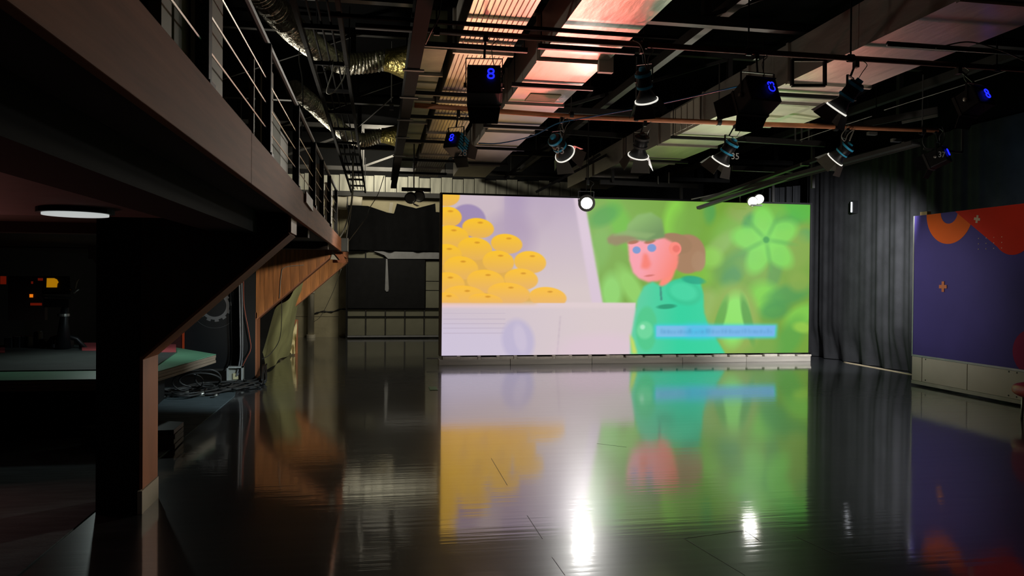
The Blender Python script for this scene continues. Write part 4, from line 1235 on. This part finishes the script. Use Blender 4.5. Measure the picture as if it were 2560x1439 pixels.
# lower steel frames that carry cables, right of the pink duct
lf = thing('cable_tray', 'dark cable tray on drop rods above the video wall', 'tray', (5.6, 13.0, 3.4))
for (x0, y0, x1, y1, Y0, Y1) in ((1745, 520, 2120, 395, 13.2, 11.2), (1760, 500, 2120, 370, 13.3, 11.3)):
    MB().beam(on_y(x0, y0, Y0), on_y(x1, y1, Y1), 0.12, 0.05).build('tray_rail', GREY_STEEL, lf)
for (x0, y0, x1, y1, Y) in ((1845, 347, 2062, 360, 11.5), (1500, 455, 1745, 466, 14.5), (1830, 420, 1980, 426, 13.0), (1420, 330, 1590, 342, 13.5)):
    MB().beam(on_y(x0, y0, Y), on_y(x1, y1, Y), 0.06, 0.09).build('cross_rail', DARK_STEEL, lf)
for x, y0, y1, Y in ((1532, 262, 455, 14.4), (1988, 290, 352, 11.4), (2004, 295, 355, 11.4), (2022, 285, 350, 11.4), (1703, 466, 500, 14.4), (1645, 440, 460, 14.4), (1672, 430, 458, 14.4), (1932, 450, 505, 14.2), (1850, 470, 505, 14.2), (2032, 330, 470, 12.2)):
    MB().beam(on_y(x, y0, Y), on_y(x, y1, Y), 0.05 if x in (1532, 1703, 2032, 1932) else 0.02, 0.05 if x in (1532, 1703, 2032, 1932) else 0.02).build('drop_post', DARK_STEEL if x in (1532, 1703, 2032, 1932) else SILVER, lf)
for x0, y0, x1, y1, Y in ((1500, 385, 1470, 405, 14.3), (1340, 480, 1520, 385, 14.5), (1480, 230, 1400, 320, 13.0), (1260, 445, 1360, 360, 15.0)):
    MB().beam(on_y(x0, y0, Y), on_y(x1, y1, Y), 0.05, 0.05).build('brace', DARK_STEEL, lf)
ft = thing('flat_tray', 'flat grey cable tray running from the video wall top towards the right', 'tray', (6.5, 12.0, 3.4))
pA, pB = on_y(1762, 500, 13.9), on_y(2290, 358, 9.6)
MB().beam(pA, pB, 0.2, 0.025).build('tray_floor', DARK_STEEL, ft)
for s in (-1, 1):
    d = (pB - pA).normalized().cross(Vector((0, 0, 1))) * 0.10 * s
    MB().beam(pA + d, pB + d, 0.012, 0.06).build('tray_side', DARK_STEEL, ft)
for (x, y, Y) in ((2085, 424, 11.0), (2240, 352, 9.9), (2268, 360, 9.9), (2012, 412, 11.6), (2180, 335, 10.2)):
    q = on_y(x, y, Y)
    B(q - Vector((.07, .03, .015)), q + Vector((.07, .03, .03))).build('tray_clip', SILVER, ft)
pale = thing('light_strip', 'pale angled metal strip in the dark upper right', 'strip', on_y(2270, 290, 10.5))
MB().beam(on_y(2160, 310, 10.9), on_y(2345, 275, 10.0), 0.03, 0.10).build('strip_body', GREY_STEEL, pale)
MB().beam(on_y(2255, 306, 10.4), on_y(2345, 288, 10.0), 0.03, 0.04).build('strip_edge', SILVER, pale)
for q in (on_y(2190, 304, 10.75), on_y(2320, 280, 10.15)):
    MB().tube([q, Vector((q.x, q.y, 5.6))], 0.008, 6).build('drop_rod', BLACK_METAL, pale)

# lighting pipes
pz1, pz2 = 3.71, 3.69
p1 = thing('lighting_pipe', 'near brown lighting pipe crossing in front of the ducts', 'pipe', (3.5, 6.5, pz1))
MB().tube([(-0.2, 6.5, pz1), (6.9, 6.5, pz1)], 0.026, 12).build('pipe', RUST, p1, True)
for x in (0.45, 2.3, 3.3, 4.33, 5.9):
    MB().ring((x, 6.5, pz1), (1, 0, 0), 0.026, 0.038, 0.05, 14).build('pipe_clamp', BLACK_METAL, p1)
    MB().tube([(x + .025, 6.5, pz1 + .03), (x + .025, 6.5, 4.46)], 0.008, 6).build('drop_rod', BLACK_METAL, p1)
p1b = MB().tube([(-0.4, 6.4, pz1 + .045), (2.6, 6.4, pz1 + .045)], 0.02, 8).build('pipe', BLACK_METAL, p1)
p2 = thing('lighting_pipe', 'far copper coloured lighting pipe carrying the numbered spotlights', 'pipe', (4.0, 9.3, pz2))
MB().tube([(0.42, 9.3, pz2 + .02), (2.4, 9.3, pz2 - .03), (5.0, 9.3, pz2 - .01), (7.56, 9.3, pz2 + .02)], 0.032, 12).build('pipe', COPPER, p2, True)
for x in (0.12, 2.35, 3.2, 4.33, 6.0, 7.3):
    MB().ring((x, 9.3, pz2 - .01), (1, 0, 0), 0.033, 0.045, 0.05, 14).build('pipe_clamp', BLACK_METAL, p2)
    MB().tube([(x + .025, 9.3, pz2 + .03), (x + .025, 9.3, 4.46)], 0.008, 6).build('drop_rod', GREY_STEEL, p2)
MB().beam((7.35, 9.3, 3.45), (7.95, 9.3, 3.42), 0.02, 0.03).build('end_arm', DARK_STEEL, p2)
MB().beam((7.95, 9.3, 3.42), (7.95, 9.3, 3.75), 0.02, 0.03).build('end_arm', DARK_STEEL, p2)
p3 = thing('lighting_pipe', 'thin dark pipe high over the right ceiling duct', 'pipe', (6.0, 5.9, 3.66))
MB().tube([(4.3, 5.9, 3.66), (9.0, 5.9, 3.66)], 0.022, 10).build('pipe', BLACK_METAL, p3, True)
B((5.9, 5.86, 3.69), (6.12, 5.94, 3.74)).build('pipe_bracket', BLACK_METAL, p3)


# ------------------------------------------------------------------ stage lamps
def yoke(d, c, side, r, top, m=BLACK_METAL):
    """U bracket from both sides of the body up to the clamp"""
    s = Vector(side).normalized()
    a, b = c - s * (r + .012), c + s * (r + .012)
    up = Vector((0, 0, max(0.06, (top.z - c.z) * 0.55)))
    MB().beam(a, a + up, 0.02, 0.008, side).build('yoke_arm', m, d)
    MB().beam(b, b + up, 0.02, 0.008, side).build('yoke_arm', m, d)
    MB().beam(a + up, b + up, 0.02, 0.008).build('yoke_bridge', m, d)
    mid = (a + b) / 2 + up
    MB().tube([mid, top], 0.01, 8).build('hanging_bolt', m, d)
    MB().beam(top + Vector((0, 0, -.05)), top + Vector((0, 0, .035)), 0.05, 0.04).build('hook_clamp', m, d)
    MB().tube(bez([top + Vector((.03, -.01, .03)), top + Vector((.10, -.02, -.02)), top + Vector((.05, -.02, -.10)), c + s * r * .7 + Vector((0, 0, r * .6))], 15), 0.004, 5).build('safety_cable', SILVER, d)


def spotlight(label, rear, front, r0, r1, top, number=None, group='round spotlights with cyan bands', doors=True, dm=BARN_GREY, rim=True, cy=CYAN, num_off=None):
    """round profile lamp: rear/front centre points of the body axis"""
    rear, front, top = Vector(rear), Vector(front), Vector(top)
    ax = (front - rear).normalized()
    ln = (front - rear).length
    d = thing('spotlight', label, 'spotlight', top, group)
    at = lambda t: rear + ax * ln * t
    body = MB().tube([at(0), at(.06), at(.55), at(.60), at(.66), at(1.0)], [r0 * .8, r0, r0, r0 * .92, r0 * .8, r1], 24).build('lamp_body', BLACK_METAL, d, True)
    MB().ring(at(.08), ax, r0, r0 * 1.14, ln * .10, 24).build('cyan_band', cy, body)
    MB().ring(at(.50), ax, r0 * .9, r0 * 1.1, ln * .08, 24).build('cyan_band', cy, body)
    MB().tube([at(-.1), at(0.02)], [r0 * .45, r0 * .5], 14).build('rear_cap', cy, body, True)
    MB().ring(at(.99), ax, r1 * .93, r1 * 1.07, ln * .05, 32).build('colour_frame_ring', RIM if rim else BARN_GREY, d)
    MB().tube([at(.985), at(.995)], r1 * .92, 24).build('lens', LENS, body)
    u = ax.orthogonal().normalized()
    if abs(ax.z) < 0.999:
        u = ax.cross(Vector((0, 0, 1))).normalized()
    v = ax.cross(u)
    if doors:
        for (p, q) in ((u, v), (-u, v), (v, u), (-v, u)):
            base = at(1.04) + p * r1 * 1.0
            tip = base + ax * r1 * 1.15 + p * r1 * .5
            MB().hexa([base - q * r1 * .75, base + q * r1 * .75, tip + q * r1 * 1.0, tip - q * r1 * 1.0],
                      [x + p * .004 for x in (base - q * r1 * .75, base + q * r1 * .75, tip + q * r1 * 1.0, tip - q * r1 * 1.0)]).build('barn_door', dm, d)
    side = ax.cross(Vector((0, 0, 1)))
    if side.length < .1:
        side = Vector((1, 0, 0))
    yoke(d, at(.38), side, r0, top)
    if number:
        loc = at(.35) + Vector((0, -1, 0)) * r0 * 1.15 if num_off is None else num_off
        text_mesh('number', number, 0.115, WHITE_INK, body, loc, (1, 0, 0), (0, 0, 1))
    return d


def panel_lamp(label, c, sx, sy, sz, rx, rz, top, digits, door_m=BARN_DARK, group='box lamps with blue digits', number=None, number_off=(0, 0, 0), doors=('b', 'l', 'r'), cyan_side=None, dsz=0.13, dpos=(0.1, 0.02), turned=False):
    """box lamp facing away from the camera (local +Y is the beam, -Y the back with the display)"""
    c, top = Vector(c), Vector(top)
    d = thing('box_lamp', label, 'lamp', top, group)
    R = Matrix.Rotation(rz, 3, 'Z') @ Matrix.Rotation(rx, 3, 'X')
    P = lambda x, y, z: c + R @ Vector((x, y, z))

    def bx(lo, hi):
        x0, y0, z0 = lo
        x1, y1, z1 = hi
        return MB().hexa([P(x0, y0, z0), P(x1, y0, z0), P(x1, y1, z0), P(x0, y1, z0)], [P(x0, y0, z1), P(x1, y0, z1), P(x1, y1, z1), P(x0, y1, z1)])
    body = bx((-sx, -sy, -sz), (sx, sy, sz)).build('lamp_housing', BLACK_METAL, d, bevel=0.012)
    for k in range(6):
        z = -sz * .9 + k * sz * .36
        bx((sx, -sy * .8, z), (sx + .012, sy * .8, z + .014)).build('cooling_fin', BLACK_METAL if not cyan_side else cyan_side, body)
    bx((-sx * .97, -sy - .012, sz * .93), (sx * .97, -sy, sz)).build('housing_trim', DARK_STEEL, body)
    bx((-sx * 1.02, sy, -sz * 1.04), (sx * 1.02, sy + .03, sz * 1.04)).build('front_frame', DARK_STEEL, d)
    bx((-sx * .92, sy + .03, -sz * .92), (sx * .92, sy + .034, sz * .92)).build('lens', LENS, body)
    f = sy + .03
    if 'b' in doors:
        MB().prism([P(-sx, f, -sz), P(sx, f, -sz), P(sx * .85, f + sz * .9, -sz * 1.75), P(-sx * .85, f + sz * .9, -sz * 1.75)], R @ Vector((0, .004, .004))).build('barn_door', door_m, d)
    if 't' in doors:
        MB().prism([P(-sx, f, sz), P(sx, f, sz), P(sx * .85, f + sz * .9, sz * 1.5), P(-sx * .85, f + sz * .9, sz * 1.5)], R @ Vector((0, .004, .004))).build('barn_door', door_m, d)
    if 'l' in doors:
        MB().prism([P(-sx, f, -sz), P(-sx, f, sz), P(-sx * 1.75, f + sz * 1.0, sz * .8), P(-sx * 1.75, f + sz * 1.0, -sz * .8)], R @ Vector((-.004, 0, 0))).build('barn_door', door_m, d)
    if 'r' in doors:
        MB().prism([P(sx, f, -sz), P(sx, f, sz), P(sx * 1.5, f + sz * 1.0, sz * .8), P(sx * 1.5, f + sz * 1.0, -sz * .8)], R @ Vector((.004, 0, 0))).build('barn_door', door_m, d)
    text_mesh('blue_digits', digits, dsz, BLUE_LED, body, P(sx * dpos[0] * 5, -sy - .016, sz * dpos[1] * 5), R @ (Vector((0, 0, 1)) if turned else Vector((1, 0, 0))), R @ (Vector((-1, 0, 0)) if turned else Vector((0, 0, 1))), 0.003)
    yoke(d, P(0, 0, 0), R @ Vector((1, 0, 0)), sx, top)
    for s in (-1, 1):
        MB().tube([P(s * (sx + .004), 0, 0), P(s * (sx + .03), 0, 0)], 0.022, 10).build('yoke_knob', SILVER, d, True)
    if number:
        text_mesh('number', number, 0.11, WHITE_INK, d, Vector(c) + Vector(number_off), (1, 0, 0), (0, 0, 1))
    return d


Y1, Y2 = 6.5, 9.3
spotlight('near spotlight hanging straight down, with a bright white ring', on_y(1606, 176, Y1), on_y(1616, 250, Y1 + .12), 0.065, 0.10, on_y(1605, 120, Y1), dm=BARN_DARK)
spotlight('near right spotlight tilted left under the wide duct', on_y(2146, 205, Y1), on_y(2092, 272, Y1 + .15), 0.075, 0.105, on_y(2140, 156, Y1))
spotlight('far spotlight numbered 33, left one on the copper pipe', on_y(1384, 344, Y2), on_y(1412, 384, Y2 + .18), 0.085, 0.13, on_y(1404, 298, Y2), '33', num_off=on_y(1400, 377, Y2 - .12))
spotlight('unnumbered dark far spotlight beneath the near straight-hanging one', on_y(1606, 338, Y2), on_y(1596, 388, Y2 + .15), 0.085, 0.13, on_y(1612, 306, Y2), cy=DARK_STEEL)
spotlight('far spotlight numbered 35, tilted down to the left', on_y(1834, 352, Y2), on_y(1802, 402, Y2 + .15), 0.085, 0.125, on_y(1838, 312, Y2), '35', num_off=on_y(1838, 391, Y2 - .12))
spotlight('far right spotlight beside the curtain, tilted left with pale doors', on_y(2124, 362, Y2), on_y(2088, 398, Y2 + .15), 0.085, 0.12, on_y(2118, 318, Y2))
panel_lamp('near left box lamp with blue digits before the tan-lit duct', on_y(1210, 214, Y1), 0.145, 0.10, 0.13, math.radians(-18), math.radians(-8), on_y(1214, 92, Y1), '8', doors=('b',), cyan_side=mat('dull_cyan_metal', (70, 96, 106), 0.5, 0.2), dpos=(.08, .06), dsz=.15)
panel_lamp('near middle box lamp with blue digits before the wide duct', on_y(1893, 240, Y1), 0.16, 0.11, 0.125, math.radians(-24), math.radians(6), on_y(1890, 135, Y1), 'C3', doors=('b', 'l'), dpos=(.10, .03), dsz=.10, turned=True)
panel_lamp('near right box lamp with dim blue digits high by the right curtain', on_y(2438, 252, Y1), 0.12, 0.10, 0.10, math.radians(-24), math.radians(14), on_y(2396, 172, Y1), '8', doors=('b',), door_m=BARN_GREY, dpos=(.04, .0), dsz=.15)
panel_lamp('far left box lamp with blue digits and a pale grey barn door', on_y(1140, 362, Y2), 0.10, 0.12, 0.10, math.radians(-22), math.radians(-38), on_y(1146, 283, Y2), '8', door_m=BARN_GREY, doors=('r', 'b'), number='28', number_off=(0.06, -.2, -.13), cyan_side=CYAN, dsz=.14, dpos=(.02, .03))
panel_lamp('far right box lamp numbered 37 at the end of the copper pipe', on_y(2346, 394, Y2), 0.10, 0.12, 0.11, math.radians(-22), math.radians(32), on_y(2338, 325, Y2), '8', doors=('l', 'b'), number='37', number_off=(-.13, -.22, 0.0), cyan_side=CYAN, dsz=.15, dpos=(.03, .02))

# lamps hung just in front of the video wall
wl = thing('bright_spotlight', 'blazing white lamp hung before the top of the video wall', 'spotlight', on_y(1468, 470, 13.0))
c = on_y(1466, 506, 13.0)
ax = (Vector((1.6, 3.0, 0.4)) - c).normalized()
MB().tube([c - ax * .28, c - ax * .2, c, c + ax * .05], [0.07, 0.11, 0.13, 0.15], 20).build('lamp_body', SILVER, wl, True)
MB().tube([c + ax * .052, c + ax * .056], 0.10, 24).build('lens', LENS_HOT, wl)
MB().ring(c + ax * .05, ax, 0.10, 0.15, 0.03, 24).build('colour_frame_ring', SILVER, wl)
yoke(wl, c - ax * .1, (1, 0, 0), 0.13, on_y(1470, 455, 13.0))
MB().tube([on_y(1470, 455, 13.0), Vector((on_y(1470, 455, 13.0).x, 13.0, 4.5))], 0.012, 6).build('drop_rod', DARK_STEEL, wl)
wl2 = thing('twin_lamp', 'white twin work lamp hung before the video wall, right of centre', 'spotlight', on_y(1888, 470, 13.7))
for (x, y, s) in ((1881, 503, .10), (1897, 497, .10)):
    c = on_y(x, y, 13.7)
    ax = Vector((-.25, -1, -.35)).normalized()
    MB().tube([c + ax * -.16, c + ax * -.1, c + ax * .02], [0.05, s * .85, s], 18).build('lamp_body', WHITE_PAINT, wl2, True)
    MB().tube([c + ax * .022, c + ax * .026], s * .9, 20).build('lens', LENS, wl2)
B(on_y(1878, 514, 13.66), on_y(1906, 511, 13.66) + Vector((0, .06, 0))).build('mount_plate', WHITE_PAINT, wl2)
MB().tube(bez([on_y(1897, 492, 13.7), on_y(1908, 476, 13.7), on_y(1903, 462, 13.7), on_y(1910, 448, 13.7)], 12), 0.01, 6).build('hanging_bracket', BLACK_METAL, wl2, True)
wl3 = thing('small_spotlight', 'small chrome lamp hung before the back drape, left of the video wall', 'spotlight', on_y(1040, 470, 12.6))
c = on_y(1035, 492, 12.6)
for dx, dz in ((-.05, .0), (.09, .03)):
    q = c + Vector((dx, 0, dz))
    MB().tube([q + Vector((.02, .2, .04)), q, q + Vector((-.01, -.05, -.03))], [.06, .085, .10], 18).build('lamp_body', BLACK_METAL, wl3, True)
    MB().tube([q + Vector((-.011, -.052, -.031)), q + Vector((-.0115, -.055, -.033))], .085, 18).build('reflector', SILVER, wl3)
MB().prism([c + Vector((-.02, -.06, -.10)), c + Vector((.09, -.06, -.15)), c + Vector((.05, -.05, -.16)), c + Vector((-.01, -.05, -.13))], (0, .02, 0)).build('lower_shield', WHITE_PAINT, wl3)
B(c + Vector((-.2, .05, .10)), c + Vector((.28, .12, .16))).build('mount_bar', BLACK_METAL, wl3)
MB().tube([c + Vector((0, .08, .16)), c + Vector((0, .08, 1.3))], .012, 6).build('drop_rod', BLACK_METAL, wl3)

# light from those lamps and the downlight; the platform fill is added, unseen
lamp('spot_wall', 'SPOT', on_y(1464, 512, 12.7), (3.0, 5.0, 0.0), 180, (1, 0.98, 0.94), spot_size=math.radians(70), spot_blend=0.6, shadow_soft_size=0.1)
lamp('spot_twin', 'SPOT', on_y(1884, 512, 13.4), (6.6, 9, 0.0), 12, (1, 0.97, 0.92), spot_size=math.radians(90), spot_blend=0.7, shadow_soft_size=0.1)
lamp('downlight_left', 'SPOT', (-1.5, 4.15, 1.88), (-1.7, 4.6, 0), 0.5, (0.8, 0.9, 1.0), spot_size=math.radians(120), spot_blend=0.8, shadow_soft_size=0.1)
lamp('fill_platform', 'SPOT', (-3.3, 10.3, 1.9), (-3.2, 9.6, 0), 22, (0.85, 1.0, 0.95), spot_size=math.radians(140), spot_blend=0.8, shadow_soft_size=0.05)

# ------------------------------------------------------------------ cables in the air
cable('hanging_cable', 'pair of pale cables dropping from the ladder to the grey box', [on_y(882, 380, 14.0), on_y(881, 470, 13.4), on_y(876, 520, 12.8), on_y(862, 570, 12.3), on_y(848, 596, 12.1)], 0.012, CABLE_LIGHT)
cable('hanging_cable', 'second pale cable dropping beside the pair to the grey box', [on_y(884, 380, 14.0), on_y(883, 470, 13.4), on_y(877, 530, 12.8), on_y(869, 575, 12.3), on_y(866, 598, 12.1)], 0.009, CABLE_LIGHT)
cable('hanging_cable', 'long pale cable slanting from the beam down past the black drape', [on_y(960, 440, 16), on_y(945, 485, 15.5), on_y(924, 520, 15), on_y(914, 545, 14.4), on_y(873, 600, 13.2), on_y(853, 628, 12.4)], 0.008, CABLE_LIGHT)
cable('hanging_cable', 'teardrop loop of cable hanging under the upper flexible duct', [on_y(832, 150, 8.0), on_y(831, 180, 8.0), on_y(820, 215, 8.0), on_y(818, 233, 8.0), on_y(835, 230, 8.0), on_y(858, 198, 8.0), on_y(864, 170, 8.0), on_y(855, 148, 8.0)], 0.006, CABLE_LIGHT)
cable('hanging_cable', 'thin cable hanging in a curve left of the upper flexible duct', [on_y(750, 105, 7.5), on_y(748, 150, 7.5), on_y(756, 200, 7.5), on_y(757, 290, 7.5), on_y(752, 340, 7.5)], 0.006, CABLE)
cable('hanging_cable', 'short slack cable between the ladder rail and the loop', [on_y(793, 182, 8.0), on_y(812, 178, 8.0), on_y(830, 152, 8.0)], 0.005, CABLE)
cable('hanging_cable', 'pale wire dropping left of the tan-lit duct from the ceiling', [on_y(1103, 0, 6.3), on_y(1096, 45, 6.3), on_y(1080, 75, 6.3), on_y(1064, 110, 6.6)], 0.006, CABLE_LIGHT)
cable('blue_cable', 'long blue cable sagging between the far lamps to the middle box lamp', [on_y(1196, 358, Y2 - .1), on_y(1250, 358, Y2 - .1), on_y(1330, 340, Y2 - .1), on_y(1385, 312, Y2 - .1), on_y(1420, 302, Y2 - .1), on_y(1500, 288, Y2 - .4), on_y(1640, 262, Y2 - 1), on_y(1850, 215, Y1 + .2)], 0.008, CABLE_BLUE)
cable('hanging_cable', 'two-strand cable running from the beam to the ladder', [on_y(982, 243, 9.5), on_y(945, 275, 10.0), on_y(905, 310, 11.0), on_y(893, 318, 11.5)], 0.008, CABLE_LIGHT)
cable('hanging_cable', 'pale looped cable on the copper pipe above spotlight 33', [on_y(1412, 292, Y2 - .06), on_y(1405, 312, Y2 - .06), on_y(1410, 330, Y2 - .06), on_y(1400, 325, Y2 - .06), on_y(1405, 345, Y2 - .06)], 0.006, CABLE_LIGHT)
cable('hanging_cable', 'pale coil of cord tied on the copper pipe above the far right spotlight', [on_y(2122, 312, Y2 - .06), on_y(2104, 338, Y2 - .06), on_y(2112, 352, Y2 - .06), on_y(2120, 335, Y2 - .06), on_y(2134, 325, Y2 - .06), on_y(2124, 352, Y2 - .06)], 0.007, CABLE_LIGHT)
cable('hanging_cable', 'wide cable loop hanging at the end of the copper pipe', [on_y(2315, 328, Y2 - .06), on_y(2306, 350, Y2 - .06), on_y(2316, 370, Y2 - .06), on_y(2345, 368, Y2 - .06), on_y(2362, 345, Y2 - .06), on_y(2355, 315, Y2 - .06)], 0.006, CABLE)
cable('hanging_cable', 'thin line stretched from the pipe down to the far right spotlights', [on_y(2530, 172, 8.0), on_y(2400, 215, 8.6), on_y(2210, 275, 9.2)], 0.006, CABLE_LIGHT)
cable('hanging_cable', 'second thin line stretched parallel in the upper right', [on_y(2000, 350, 11), on_y(2050, 332, 10.5), on_y(2180, 290, 9.6)], 0.006, CABLE_LIGHT)
cable('hanging_cable', 'pale cables strung along the tray above the video wall', [on_y(1728, 498, 13.7), on_y(1800, 482, 13.5), on_y(1905, 452, 12.9), on_y(1960, 438, 12.5)], 0.012, CABLE_LIGHT)
cable('hanging_cable', 'dark cable drooping at the very top right', [on_y(2340, 120, 5.5), on_y(2420, 105, 5.5), on_y(2500, 125, 5.5), on_y(2570, 155, 5.5)], 0.006, CABLE)
cable('hanging_cable', 'dark cable drooping over the pipe above the near straight spotlight', [on_y(1582, 100, 6.4), on_y(1600, 110, 6.4), on_y(1612, 140, 6.4), on_y(1614, 170, 6.4)], 0.005, CABLE_LIGHT)
sc_ = B(on_z(1075, 975, 0.002), on_z(1090, 966, 0.002) + Vector((0, 0, 0.004))).build('tape_scrap', mat('green_tape', (60, 160, 120), 0.5))
tag(sc_, 'small scrap of green tape on the floor before the video wall', 'tape')
print('triangles', sum(len(o.data.polygons) * 2 for o in bpy.data.objects if o.type == 'MESH'))
